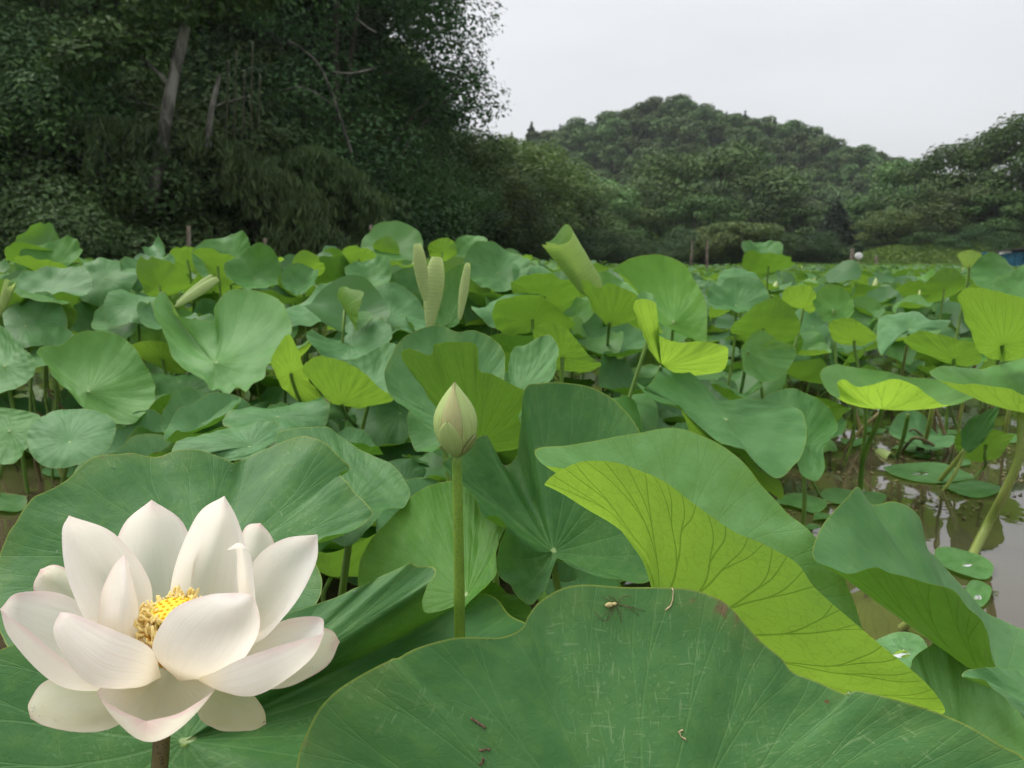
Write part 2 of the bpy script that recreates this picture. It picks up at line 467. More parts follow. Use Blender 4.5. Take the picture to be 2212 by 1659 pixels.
def foliage_material(name, dark, light, rough=0.5, trans=0.25, scale=0.5):
    g = G(name)
    oi = g.n('ShaderNodeObjectInfo')
    tc = g.n('ShaderNodeTexCoord')
    n1 = g.noise(tc.outputs['Object'], scale, 3.0)
    geo = g.n('ShaderNodeNewGeometry')
    rp = geo.outputs['Random Per Island']
    f = g.math('ADD', g.math('MULTIPLY', g.ramp(n1, 0.3, 0.7), 0.5), g.math('MULTIPLY', rp, 0.5))
    col = g.mix(f, dark, light)
    hs = g.n('ShaderNodeHueSaturation', {'Hue': 0.5, 'Saturation': 1.0, 'Color': col})
    g.link(g.math('MULTIPLY_ADD', oi.outputs['Random'], 0.035, 0.482), hs.inputs['Hue'])
    g.link(g.math('MULTIPLY_ADD', oi.outputs['Random'], 0.6, 0.70), hs.inputs['Value'])
    p = g.n('ShaderNodeBsdfPrincipled', {'Base Color': hs.outputs[0], 'Roughness': rough, 'Specular IOR Level': 0.18})
    tr = g.n('ShaderNodeBsdfTranslucent', {'Color': hs.outputs[0]})
    mx = g.n('ShaderNodeMixShader', {0: trans}); g.link(p.outputs[0], mx.inputs[1]); g.link(tr.outputs[0], mx.inputs[2])
    return g.surf(mx.outputs[0])

def bark_material(name, dark, light, scale=3.0):
    g = G(name)
    tc = g.n('ShaderNodeTexCoord')
    mp = g.mapping(tc.outputs['Object'], (1, 1, 0.35))
    n1 = g.noise(mp, scale, 6.0, 0.65); n2 = g.noise(mp, scale * 5, 4.0)
    col = g.mix(g.ramp(n1, 0.38, 0.62), dark, light)
    p = g.n('ShaderNodeBsdfPrincipled', {'Base Color': col, 'Roughness': 0.85, 'Specular IOR Level': 0.2})
    g.link(g.bump(g.math('ADD', n1, n2), 0.6, 0.04), p.inputs['Normal'])
    return g.surf(p.outputs[0])

def water_material():
    g = G('pond_water')
    tc = g.n('ShaderNodeTexCoord')
    n1 = g.noise(tc.outputs['Object'], 1.3, 3.0)
    col = g.mix(g.ramp(n1, 0.3, 0.7), (0.060, 0.050, 0.026), (0.085, 0.071, 0.040))
    h = g.math('ADD', g.noise(g.mapping(tc.outputs['Object'], (1, 0.7, 1)), 9.0, 2.0, 0.45), g.math('MULTIPLY', g.noise(tc.outputs['Object'], 45.0, 2.0), 0.06))
    p = g.n('ShaderNodeBsdfPrincipled', {'Base Color': col, 'Roughness': 0.02, 'IOR': 1.75, 'Specular IOR Level': 0.6})
    g.link(g.bump(h, 0.05, 0.02), p.inputs['Normal'])
    return g.surf(p.outputs[0])

def ground_material():
    g = G('bank_ground')
    tc = g.n('ShaderNodeTexCoord')
    n1 = g.noise(tc.outputs['Object'], 0.35, 6.0, 0.65); n2 = g.noise(tc.outputs['Object'], 3.0, 6.0, 0.7)
    col = g.mix(g.ramp(n2, 0.35, 0.65), (0.070, 0.115, 0.032), (0.130, 0.190, 0.055))
    col = g.mix(g.ramp(n1, 0.52, 0.68), col, (0.10, 0.080, 0.048))
    p = g.n('ShaderNodeBsdfPrincipled', {'Base Color': col, 'Roughness': 0.95, 'Specular IOR Level': 0.1})
    g.link(g.bump(n2, 0.6, 0.15), p.inputs['Normal'])
    return g.surf(p.outputs[0])

def drop_material():
    g = G('water_drop')
    fr = g.n('ShaderNodeFresnel', {'IOR': 1.45})
    t = g.n('ShaderNodeBsdfTransparent', {'Color': (0.96, 0.97, 0.97)}); gl = g.n('ShaderNodeBsdfGlossy', {'Roughness': 0.02, 'Color': (1, 1, 1)})
    mx = g.n('ShaderNodeMixShader', {0: g.math('MULTIPLY_ADD', fr.outputs[0], 0.8, 0.02)})
    g.link(t.outputs[0], mx.inputs[1]); g.link(gl.outputs[0], mx.inputs[2])
    return g.surf(mx.outputs[0])

M = {
    'leaf': lotus_leaf_material(),
    'petal': petal_material(),
    'bud': bud_material(),
    'stalk': stalk_material('green_stalk', (0.085, 0.17, 0.022), (0.145, 0.25, 0.036)),
    'stalk_bright': stalk_material('bright_stalk', (0.120, 0.235, 0.022), (0.19, 0.32, 0.040)),
    'stalk_pale': stalk_material('pale_stalk', (0.20, 0.27, 0.055), (0.30, 0.34, 0.09)),
    'stalk_brown': stalk_material('brown_stalk', (0.10, 0.075, 0.03), (0.17, 0.14, 0.05), (0.03, 0.015, 0.008), 0.8),
    'dry_stalk': stalk_material('dry_stalk', (0.16, 0.13, 0.045), (0.25, 0.21, 0.08)),
    'water': water_material(),
    'ground': ground_material(),
    'drop': drop_material(),
    'fol_dark': foliage_material('dark_foliage', (0.017, 0.046, 0.016), (0.066, 0.124, 0.035), trans=0.15, scale=0.6),
    'fol_mid': foliage_material('mid_foliage', (0.030, 0.068, 0.017), (0.098, 0.168, 0.044), trans=0.2, scale=0.6),
    'fol_light': foliage_material('light_foliage', (0.070, 0.125, 0.034), (0.175, 0.255, 0.075), trans=0.25, scale=0.6),
    'fol_bamboo': foliage_material('bamboo_foliage', (0.038, 0.078, 0.024), (0.095, 0.155, 0.050), trans=0.25, scale=1.0),
    'fol_far': foliage_material('far_foliage', (0.042, 0.088, 0.028), (0.145, 0.235, 0.068), trans=0.15, scale=0.25),
    'fol_pale': foliage_material('pale_foliage', (0.095, 0.165, 0.055), (0.205, 0.310, 0.115), trans=0.25, scale=0.6),
    'fol_grass': foliage_material('bank_grass', (0.085, 0.165, 0.030), (0.185, 0.300, 0.060), trans=0.25, scale=0.4),
    'fol_conifer': foliage_material('conifer_foliage', (0.018, 0.038, 0.020), (0.050, 0.080, 0.038), trans=0.1, scale=0.4),
    'bark': bark_material('bark', (0.035, 0.030, 0.024), (0.10, 0.088, 0.070)),
    'bark_pale': bark_material('pale_bark', (0.035, 0.034, 0.026), (0.24, 0.23, 0.20), 3.2),
    'culm': simple('bamboo_culm', (0.05, 0.055, 0.028), 0.6, 5.0),
    'wood': bark_material('weathered_wood', (0.14, 0.115, 0.09), (0.30, 0.25, 0.20), 9.0),
    'blue': simple('blue_sheet', (0.015, 0.16, 0.27), 0.5, 1.5, 0.25),
    'roof': simple('dark_roof', (0.05, 0.048, 0.045), 0.8, 3.0),
    'white': simple('white_paint', (0.78, 0.78, 0.76), 0.5, 4.0, 0.05),
    'carpel': simple('receptacle_yellow', (0.85, 0.64, 0.04), 0.5, 90.0, 0.12),
    'carpel_rim': simple('receptacle_green', (0.36, 0.42, 0.05), 0.5, 60.0, 0.15),
    'pistil': simple('pistil_orange', (0.92, 0.46, 0.015), 0.45, 90.0, 0.12),
    'filament': simple('filament_orange', (0.90, 0.42, 0.03), 0.5, 90.0, 0.15),
    'anther': simple('anther_cream', (0.97, 0.74, 0.30), 0.6, 120.0, 0.10),
    'spider': simple('spider_body', (0.46, 0.38, 0.17), 0.45, 220.0, 0.2),
    'spider_leg': simple('spider_leg', (0.10, 0.085, 0.04), 0.5, 100.0, 0.2),
    'scar': simple('dry_scar', (0.13, 0.075, 0.05), 0.8, 140.0, 0.5),
    'fibre': simple('pale_fibre', (0.46, 0.36, 0.22), 0.8, 140.0, 0.2),
    'ant': simple('ant_black', (0.02, 0.012, 0.01), 0.4, 100.0),
}
# ------------------------------------------------------------------ land and water
SHX = [-60, -25, -14, -9, -5, -1.5, 2, 6, 12, 25, 60]
SHY = [-2, 3, 9.5, 13.0, 17.5, 24.0, 36, 46, 50, 47, 40]
RID_D = [(1010, 318), (1100, 312), (1200, 292), (1300, 266), (1400, 246), (1460, 232), (1530, 262), (1620, 272), (1700, 298), (1800, 338), (1850, 360), (1910, 384), (2000, 420), (2212, 440), (2500, 450)]
RID_Y = 165.0
_rx = [at(x, y, RID_Y)[0] for x, y in RID_D]
_rz = [at(x, y - 8, RID_Y)[2] - 7.2 for x, y in RID_D]
def smooth01(t):
    t = np.clip(t, 0, 1); return t * t * (3 - 2 * t)
def ground_h(x, y):
    x = np.asarray(x, float); y = np.asarray(y, float)
    t = y - np.interp(x, SHX, SHY)
    z = np.where(t < 0, -0.45, -0.45 + 0.85 * smooth01(t / 1.6))
    left = smooth01((-0.5 - x) / 4.0)
    z = z + left * np.clip(t - 1.2, 0, 26) * 0.5 * (1 - smooth01((y - 38) / 30))
    right = smooth01((x - 18) / 8) * smooth01((t - 2) / 8)
    z = z + right * 1.1
    ridge = np.interp(x, _rx, _rz, left=_rz[0], right=_rz[-1])
    k = np.where(y < RID_Y, smooth01((y - 112) / (RID_Y - 112)), 1 - 0.6 * smooth01((y - RID_Y) / 120))
    z = z + np.where(y > 112, ridge * k, 0)
    z = z + np.where(t > 2, 0.12 * np.sin(x * 0.9 + 1) * np.sin(y * 0.7), 0)
    return z
def build_ground():
    xs = np.unique(np.concatenate([np.linspace(-900, -60, 12), np.linspace(-60, 60, 161), np.linspace(60, 160, 41), np.linspace(160, 900, 12)]))
    ys = np.unique(np.concatenate([np.linspace(-300, -6, 6), np.linspace(-6, 60, 111), np.linspace(60, 300, 81), np.linspace(300, 2000, 12)]))
    X, Y = np.meshgrid(xs, ys)
    Z = ground_h(X, Y)
    co = np.stack([X, Y, Z], -1).reshape(-1, 3)
    nx, ny = len(xs), len(ys)
    i = np.arange((ny - 1) * nx).reshape(ny - 1, nx)[:, :-1].ravel()
    f = np.stack([i, i + 1, i + nx + 1, i + nx], 1)
    return mesh_np('ground', co, f, M['ground'])
tag(link('ground', build_ground()), kind='structure')
wv = np.array([(-70, -20, 0), (70, -20, 0), (70, 60, 0), (-70, 60, 0)], float)
tag(link('pond_water', mesh_np('pond_water', wv, np.array([[0, 1, 2, 3]]), M['water'], False)), kind='structure')
# ------------------------------------------------------------------ trees
def leaf_quads(rs, C, N, ln, wd, droop=0.0):
    """One small folded leaf per centre C, facing roughly N."""
    n = len(C)
    N = N / (np.linalg.norm(N, axis=1)[:, None] + 1e-9)
    rnd = rs.normal(size=(n, 3))
    a = np.cross(N, rnd); a /= np.linalg.norm(a, axis=1)[:, None] + 1e-9
    a[:, 2] -= droop; a /= np.linalg.norm(a, axis=1)[:, None] + 1e-9
    b = np.cross(N, a); b /= np.linalg.norm(b, axis=1)[:, None] + 1e-9
    s = (0.6 + 0.8 * rs.rand(n))[:, None]
    L = ln * s; W = wd * s
    p0 = C - a * L * 0.5
    p1 = C + b * W * 0.5 + N * W * 0.12
    p2 = C + a * L * 0.5 - N * L * 0.12
    p3 = C - b * W * 0.5 + N * W * 0.12
    co = np.stack([p0, p1, p2, p3], 1).reshape(-1, 3)
    return co, np.arange(4 * n).reshape(n, 4)
def clump_leaves(rs, clumps, n, ln, wd, up=0.75, shell=0.55, droop=0.0):
    c = np.array([k[0] for k in clumps]); r = np.array([k[1] for k in clumps])
    w = np.prod(r, 1) ** (2 / 3); w /= w.sum()
    idx = rs.choice(len(c), n, p=w)
    d = rs.normal(size=(n, 3)); d /= np.linalg.norm(d, axis=1)[:, None]
    rad = shell + (1 - shell) * rs.rand(n) ** 0.5
    rad *= 1 + 0.07 * rs.normal(size=n)
    P = c[idx] + d * r[idx] * rad[:, None]
    N = d * 0.8 + np.array([0, 0, up]) + rs.normal(size=(n, 3)) * 0.38
    return leaf_quads(rs, P, N, ln, wd, droop)
def broadleaf(name, seed, H, Rx, zlow, nclump, csize, nleaf, ln, wd, mat, trunk_r, barkm, profile=None, lean=0.0, nlimb=9):
    rs = np.random.RandomState(seed)
    clumps = []
    zc, rz = (H + zlow) / 2, (H - zlow) / 2
    bx = sines(seed + 5, 4, 1, 4)
    for i in range(nclump):
        z = rs.uniform(-1, 1); th = rs.rand() * 6.283
        rr = math.sqrt(max(0, 1 - z * z)) * (1 + 0.35 * float(bx(th + z * 2)))
        if profile: rr = profile((z + 1) / 2) * (1 + 0.25 * rs.normal())
        k = 0.55 + 0.45 * rs.rand() ** 0.5
        p = np.array([math.cos(th) * rr * Rx * k + lean * (z + 1), math.sin(th) * rr * Rx * k, zc + z * rz * 0.95])
        s = csize * (0.6 + 0.8 * rs.rand())
        clumps.append((p, np.array([s * 1.15, s * 1.15, s * 0.72])))
    root = link(name, None)
    co, f = clump_leaves(rs, clumps, nleaf, ln, wd)
    link('crown', mesh_np(name + '_crown', co, f, mat, False), root)
    A = Acc()
    top = np.array([lean * 1.4, 0, H * 0.86])
    path = catmull([(0, 0, -0.6), (0.05 * Rx, 0, H * 0.25), (lean * 0.7 - 0.04 * Rx, 0.03 * Rx, H * 0.55), top], 14)
    A.tube(path, trunk_r * np.linspace(1.15, 0.18, 14), 9)
    for k in rs.choice(nclump, min(nlimb, nclump), replace=False):
        p = clumps[k][0]
        j = int(np.clip((p[2] / H) * 10 - 2, 2, 11))
        s0 = path[j]
        mid = (s0 + p) / 2 + np.array([0, 0, 0.08 * H * rs.rand()])
        A.tube(catmull([s0, mid, p], 7), trunk_r * np.linspace(0.42, 0.08, 7), 6)
    link('trunk', A.mesh(name + '_trunk', barkm), root)
    return root
def conifer(name, seed, H, Rb, nleaf, ln, mat, zlow=0.8, trunk_r=0.18):
    rs = np.random.RandomState(seed)
    root = link(name, None)
    z = zlow + (H - zlow) * (1 - np.sqrt(rs.rand(nleaf)))
    tier = np.floor((z - zlow) / (H - zlow) * 11)
    fr = ((z - zlow) / (H - zlow) * 11) - tier
    th = rs.rand(nleaf) * 6.283
    rmax = Rb * (1 - (z - zlow) / (H - zlow)) ** 0.85 * (1.12 - 0.45 * fr) * (1 + 0.18 * np.sin(th * 5 + tier * 1.7)) + 0.05
    rr = rmax * (0.45 + 0.55 * rs.rand(nleaf) ** 0.5)
    P = np.stack([np.cos(th) * rr, np.sin(th) * rr, z - 0.18 * rr], 1)
    N = np.stack([np.cos(th) * 0.5, np.sin(th) * 0.5, np.full(nleaf, 0.7)], 1) + rs.normal(size=(nleaf, 3)) * 0.4
    co, f = leaf_quads(rs, P, N, ln, ln * 0.45, 0.3)
    link('crown', mesh_np(name + '_crown', co, f, mat, False), root)
    A = Acc(); A.tube([(0, 0, -0.6), (0, 0, H * 0.5), (0, 0, H * 0.97)], [trunk_r, trunk_r * 0.6, 0.03], 8)
    link('trunk', A.mesh(name + '_trunk', M['bark']), root)
    return root
def hide_proto(o):
    """Take a builder's first specimen out of the scene (its copies are placed instead)."""
    for ch in list(o.children):
        COL.objects.unlink(ch)
    COL.objects.unlink(o)
USED = set()
def place(proto, name, x, y, s, rz, label, group, z=None, sz=None, cat='tree', tilt=(0, 0)):
    c = copy_tree(proto) if proto.name in USED else proto
    USED.add(proto.name)
    if c is not proto: c.name = name
    c.location = (x, y, float(ground_h(x, y)) if z is None else z)
    c.scale = (s, s, sz if sz else s)
    c.rotation_euler = (tilt[0], tilt[1], rz)
    if 'group' in c and not group: del c['group']
    tag(c, label, cat, group)
    return c
rs0 = np.random.RandomState(3)
def W(px, d): return (px - 1106) / FPX * d * 0.99

# ---- the dark wood on the left bank
big = [broadleaf('broadleaf_tree', 11 + i, 13.0, 3.9, 1.2, 46, 1.35, 40000, 0.155, 0.085, M['fol_dark'] if i != 1 else M['fol_mid'], 0.26, M['bark'], nlimb=13) for i in range(3)]
back_rows = [(-250, 22, 1.0), (-60, 21, 0.95), (120, 23.5, 1.1), (270, 22.5, 1.0), (440, 25, 1.12), (590, 24.5, 1.05), (640, 29, 1.15), (760, 28, 1.1), (-180, 29, 1.2), (40, 31, 1.25), (330, 33, 1.3), (520, 34, 1.25), (700, 35, 1.2)]
lab_f = 'tall dark leafy tree packed in the shaded wood on the left bank'
for i, (px, d, s) in enumerate(back_rows):
    place(big[i % 3], 'broadleaf_tree', W(px, d), d, s, rs0.rand() * 6.28, lab_f, 'tall trees of the dark wood')
edge_lab = {
    0: 'tall dark tree whose ragged crown ends the wood against the pale sky',
    1: 'dark tree just behind the crown that meets the sky',
    2: 'dark bushy tree under the ragged crown at the end of the wood',
}
for k, (px, d, s, sz) in enumerate([(752, 22.5, 0.86, 0.84), (700, 25.5, 1.0, 1.1), (880, 25.0, 0.62, 0.46)]):
    place(big[(k * 2) % 3], 'broadleaf_tree', W(px, d), d, s, 2.1 * k + 0.7, edge_lab[k], 'trees at the end of the dark wood', z=[-0.9, 1.6, 0.3][k], sz=sz)

# pale trunks standing in front of the dark wood
def pale_trunk(name, pts, r0, r1, label, branches=()):
    P = np.array([at(*p) for p in pts])
    b = P[0].copy()
    t = thing(name, label, 'tree', b)
    A = Acc()
    path = catmull(P - b, 18)
    A.tube(path, np.linspace(r0, r1, 18) * (1 + 0.08 * np.sin(np.arange(18) * 2.3)), 10)
    for br in branches:
        q = catmull(np.array([at(*p) for p in br]) - b, 10)
        A.tube(q, np.linspace(r1 * 0.55, 0.02, 10), 6)
    link('trunk', A.mesh(name + '_trunk', M['bark_pale']), t)
    return t
pt = pale_trunk('birch_tree', [(318, 460, 15.2), (345, 350, 15.2), (368, 200, 15.3), (400, 60, 15.4), (425, -70, 15.6), (440, -190, 16)], 0.125, 0.08,
                'tall pale-barked trunk leaning right in front of the dark wood', [[(400, 60, 15.4), (450, 10, 15.3), (520, -40, 15)], [(372, 190, 15.3), (300, 120, 15.2), (230, 90, 15)]])
rsx = np.random.RandomState(77)
cl = [(at(*p) - np.array(pt.location), np.array([1.0, 1.0, 0.6]) * s) for p, s in [((470, 0, 15.0), 0.6), ((520, -40, 14.8), .8), ((240, 85, 14.8), 0.6), ((330, 20, 15.0), 0.55), ((430, -80, 15.2), .9), ((180, 130, 14.6), 0.6), ((300, 90, 14.9), .4), ((405, 30, 14.9), .3)]]
co, f = clump_leaves(rsx, cl, 4200, 0.17, 0.09)
link('crown', mesh_np('birch_crown', co, f, M['fol_mid'], False), pt)
pale_trunk('dead_tree', [(448, 320, 16), (455, 250, 16), (468, 190, 16), (475, 160, 16)], 0.075, 0.03, 'short pale broken trunk between the leaning trunk and the bamboo stems', [[(458, 232, 16), (500, 218, 15.9), (540, 208, 15.9)]])
pale_trunk('leafless_branch_tree', [(760, 330, 17.5), (700, 160, 17.2), (650, 105, 17), (622, 88, 16.9)], 0.03, 0.018, 'thin bare grey stem with crooked branches inside the wood',
           [[(722, 155, 17.1), (760, 158, 16.9), (810, 148, 16.8)], [(725, 230, 17.4), (660, 190, 17.1), (610, 196, 17)], [(770, 40, 17), (795, 60, 17), (812, 70, 17)]])
for k, (px, y0, y1) in enumerate([(488, 300, 130), (505, 330, 110), (523, 330, 150), (540, 320, 90), (556, 340, 160), (480, 470, 330)]):
    b = at(px, y0, 16.5 + 0.2 * k); e = at(px + 6, y1, 16.5 + 0.2 * k)
    t = thing('bamboo_stem', 'thin upright bamboo stem in the dark gap of the wood', 'bamboo', b, 'upright bamboo stems')
    A = Acc(); n = 9
    pts = np.linspace(b - b, e - b, n); pts[0][2] -= 1.2
    A.tube(pts, np.full(n, 0.017) * (1 + 0.15 * (np.arange(n) % 2)), 7)
    link('culm', A.mesh('culm', M['culm']), t)

def arching_bamboo(name, pts, n, label, hang=0.9, spread=0.5, seed=1, mat='fol_bamboo', r=0.05, start=0.18):
    rs = np.random.RandomState(seed)
    P = np.array([at(*p) for p in pts]); b = P[0].copy()
    t = thing(name, label, 'bamboo', b)
    path = catmull(P - b, 40)
    A = Acc(); A.tube(path, np.linspace(r, 0.01, 40) * (1 + 0.12 * (np.arange(40) % 3 == 0)), 7)
    link('culm', A.mesh(name + '_culm', M['culm']), t)
    # sprays hang from the culm
    ns = max(8, n // 90)
    C = []; D = []
    for i in range(ns):
        k = start + (1 - start) * rs.rand()
        o = path[int(k * 39)]
        L = hang * (0.4 + 0.9 * rs.rand())
        dirx = rs.normal(size=2) * spread
        m = 90
        s = rs.rand(m)
        p = o + np.stack([dirx[0] * s + rs.normal(size=m) * 0.07, dirx[1] * s + rs.normal(size=m) * 0.1, 0.12 * s - L * s ** 1.6], 1)
        C.append(p)
    C = np.concatenate(C)
    N = rs.normal(size=(len(C), 3)); N[:, 2] *= 0.4
    co, f = leaf_quads(rs, C, N, 0.19, 0.05, 1.6)
    link('foliage', mesh_np(name + '_foliage', co, f, M[mat], False), t)
arching_bamboo('arching_bamboo', [(0, 205, 17.2), (150, 200, 17.0), (300, 222, 16.8), (400, 262, 16.6), (500, 320, 16.2), (600, 380, 15.8), (660, 440, 15.5), (694, 520, 15.2)], 14000,
               'long bamboo arching down to the right with drooping feathery leaves', 1.0, 0.42, 5, start=0.55)
arching_bamboo('arching_bamboo', [(560, 470, 18.5), (600, 380, 18.0), (650, 330, 17.6), (700, 330, 17.2), (735, 380, 17)], 6000, 'smaller bamboo plume behind the long arching one', 0.8, 0.4, 8, start=0.3)
arching_bamboo('arching_bamboo', [(690, 560, 18.5), (712, 470, 18.2), (740, 420, 18), (772, 400, 17.8), (800, 430, 17.6)], 6000, 'upright bamboo tuft right of the long arching bamboo', 0.7, 0.45, 9, start=0.3)
arching_bamboo('arching_bamboo', [(40, 560, 16), (90, 400, 15.6), (160, 300, 15.2), (240, 260, 14.9), (310, 300, 14.7)], 9000, 'bamboo plume curving over the bushes at the far left', 1.0, 0.5, 10, 'fol_dark', start=0.3)

# undergrowth along the left bank
bushes = [broadleaf('undergrowth_bush', 41 + i, 2.4, 1.5, 0.1, 16, 0.62, 11000, 0.105, 0.06, M[m], 0.05, M['bark'], nlimb=6) for i, m in enumerate(['fol_mid', 'fol_dark', 'fol_bamboo'])]
blist = []
for row, (dd, n, s) in enumerate([(13.4, 13, 0.75), (15.0, 13, 1.0), (16.8, 12, 1.15), (18.8, 10, 1.3), (21.5, 8, 1.3)]):
    for i in range(n):
        px = -60 + (1010 + 20 * row) * (i + rs0.uniform(-0.3, 0.3)) / (n - 1)
        shore = np.interp(W(px, dd + 2), SHX, SHY)
        d = max(dd, shore + 0.4 + row * 1.5) + rs0.uniform(-0.4, 0.6)
        if px > 560: d += (px - 560) / 440 * 3.2
        blist.append((px, d, s * rs0.uniform(0.8, 1.2), row))
for i, (px, d, s, row) in enumerate(blist):
    zb = 'at the far left' if px < 230 else ('below the pale trunks' if px < 480 else ('around the drooping bamboo' if px < 720 else 'toward the end of the wood'))
    lab = ('low leafy bush on the waterline ' if row < 2 else 'leafy bush on the wooded slope ') + zb
    place(bushes[(i * 7 + row) % 3], 'undergrowth_bush', W(px, d), d, s, rs0.rand() * 6.28, lab, ('waterline bushes ' if row < 2 else 'slope bushes ') + zb, cat='bush')

# ---- trees between the wood and the hill, left to right
mids = {
    'l': broadleaf('field_tree', 61, 9.0, 4.2, 0.6, 34, 1.25, 7500, 0.34, 0.2, M['fol_light'], 0.2, M['bark']),
    'm': broadleaf('field_tree', 62, 9.5, 4.6, 0.5, 38, 1.30, 8000, 0.36, 0.2, M['fol_mid'], 0.22, M['bark']),
    'f': broadleaf('field_tree', 63, 10.0, 5.0, 0.8, 30, 1.6, 8000, 0.38, 0.22, M['fol_far'], 0.22, M['bark']),
    'w': broadleaf('willow_tree', 64, 8.0, 3.2, 0.3, 30, 0.95, 6500, 0.34, 0.14, M['fol_pale'], 0.16, M['bark'], profile=lambda t: 0.95 - 0.55 * t),
    'u': broadleaf('umbrella_tree', 65, 4.2, 3.9, 2.5, 26, 0.85, 6000, 0.28, 0.16, M['fol_light'], 0.13, M['bark'], profile=lambda t: 1.0 - 0.6 * t),
    'c': conifer('cone_tree', 66, 7.5, 2.5, 4500, 0.42, M['fol_conifer']),
}
mid_list = [
    # proto, centre px, top py, distance, width scale, label
    ('l', 985, 345, 32, 0.62, 'light green tree touching the end of the dark wood'),
    ('l', 1050, 300, 41, 1.0, 'tall mid-green tree right beside the dark wood, below its ragged crown'),
    ('l', 1120, 320, 46, 0.95, 'rounded green tree, second to the right of the dark wood'),
    ('m', 1180, 400, 50, 0.72, 'dark rounded tree just before the pale willow-like trees'),
    ('l', 1010, 430, 33, 0.55, 'low green tree at the foot of the dark wood'),
    ('w', 1262, 408, 62, 1.0, 'left one of the two pale olive willow-like trees'),
    ('w', 1330, 392, 66, 1.15, 'right one of the two pale olive willow-like trees'),
    ('f', 1430, 352, 74, 1.0, 'large dark spreading tree in front of the hill, left of a pair'),
    ('f', 1550, 335, 76, 1.25, 'largest dark spreading tree in front of the hill, centre'),
    ('f', 1640, 385, 74, 0.95, 'dark spreading tree in front of the hill, right of the largest'),
    ('m', 1500, 430, 66, 0.85, 'dark low tree below the largest spreading tree'),
    ('l', 1385, 455, 68, 0.7, 'low dark tree between the pale willow-like and the spreading trees'),
    ('u', 1600, 486, 52, 0.95, 'light green flat-topped tree behind the pair of stakes'),
    ('u', 1520, 518, 50, 0.5, 'small flat-topped tree left of the pair of stakes'),
    ('c', 1800, 435, 62, 0.92, 'dark cone-shaped tree in front of the hill foot'),
    ('m', 1735, 450, 70, 0.75, 'rounded tree left of the dark cone-shaped tree'),
    ('f', 1870, 440, 72, 0.7, 'rounded tree right of the dark cone-shaped tree'),
    ('f', 1960, 360, 70, 0.85, 'dark tree where the hill line meets the trees on the right'),
    ('m', 2040, 325, 64, 0.95, 'leafy tree with pale twigs, leftmost of the tall trees on the right'),
    ('f', 2120, 300, 62, 0.95, 'dark tall tree, second of the tall trees on the right'),
    ('m', 2200, 262, 58, 1.0, 'tallest dark tree at the right edge'),
    ('m', 2270, 300, 54, 0.9, 'dark tree cut by the right edge of the view'),
    ('f', 2080, 420, 57, 0.75, 'low dark tree under the tall trees on the right'),
    ('m', 2165, 420, 55, 0.7, 'low dark tree behind the grassy bank on the right'),
    ('l', 1905, 488, 56, 0.52, 'round bright bush-like tree beside the white disc'),
]
for p, px, py, d, ws, lab in mid_list:
    base = mids[p]
    x = W(px, d); gz = float(ground_h(x, d))
    top = at(px, py, d)[2]
    H0 = {'l': 9.0, 'm': 9.5, 'f': 10.0, 'w': 8.0, 'u': 4.2, 'c': 7.5}[p]
    place(base, base.name.split('.')[0], x, d, ws, rs0.rand() * 6.28, lab, None, sz=max(0.3, (top - gz) / H0))
fb = bushes[0]
k = 0
for px in np.linspace(930, 2260, 46):
    d = np.interp(px, [930, 1100, 1300, 1700, 1900, 2260], [25, 37, 47, 52.5, 54, 50]) + rs0.uniform(0, 3)
    s = rs0.uniform(0.55, 1.15) * (1 if px < 1650 else 0.8)
    if 1760 < px < 1880 or px > 2150: s *= 0.5
    sz_ = 'next to the dark wood' if px < 1150 else ('below the pale willow-like trees' if px < 1400 else ('around the pair of stakes' if px < 1650 else ('near the white disc' if px < 1950 else 'below the tall trees on the right')))
    place(bushes[k % 3], 'undergrowth_bush', W(px, d), d, s * 1.25, rs0.rand() * 6.28, 'small shrub on the far shore ' + sz_, 'far shore shrubs ' + sz_, cat='bush', sz=s * 0.85); k += 1

# ---- the wooded hill: each crown a tree
hp = [broadleaf('hill_tree', 81 + i, 6.6, 2.9, 0.6, 15, 1.1, 2600, 0.46, 0.30, M['fol_far'], 0.14, M['bark'], nlimb=4) for i in range(3)]
hc = conifer('hill_conifer', 90, 8.5, 1.8, 1400, 0.6, M['fol_conifer'])
cand = []
for yy in np.arange(108, 172, 4.6):
    for dx in np.arange(900, 2330, 56 * 120 / yy):
        cand.append((dx + rs0.uniform(-16, 16), yy + rs0.uniform(-2.2, 2.2)))
nh = 0
for px, yy in cand:
    x = W(px, yy); z = float(ground_h(x, yy))
    sx, sy = proj((x, yy, z + 4))
    if not (1000 < sx < 2080 and sy < 505): continue
    if sx > 1560 and sx < 1800 and sy > 470: continue
    if nh >= 288: break
    hz = [q for q in [(1250, 'low on the left foot of the far hill'), (1400, 'on the left shoulder of the far hill'), (1540, 'around the top of the far hill'), (1700, 'right of the top of the far hill'), (1850, 'on the right slope of the far hill'), (9999, 'at the right foot of the far hill')] if sx < q[0]][0]
    s = rs0.uniform(0.75, 1.15)
    place(hp[nh % 3], 'hill_tree', x, yy, s, rs0.rand() * 6.28, 'rounded tree ' + hz[1], 'hill trees ' + hz[1]); nh += 1
for px, py, s in [(1105, 284, 0.9), (1148, 262, 1.2), (1210, 268, 0.9), (1522, 228, 0.8), (1610, 238, 0.95), (1570, 240, 0.7), (1705, 272, 0.7)]:
    x = at(px, py, 163)[0]; gz = float(ground_h(x, 163)); top = at(px, py, 163)[2]
    place(hc, 'hill_conifer', x, 163, s * 1.1, rs0.rand() * 6.28, 'pointed dark conifer on the skyline of the hill', 'conifers on the ridge', sz=max(0.6, (top - gz) / 8.5))
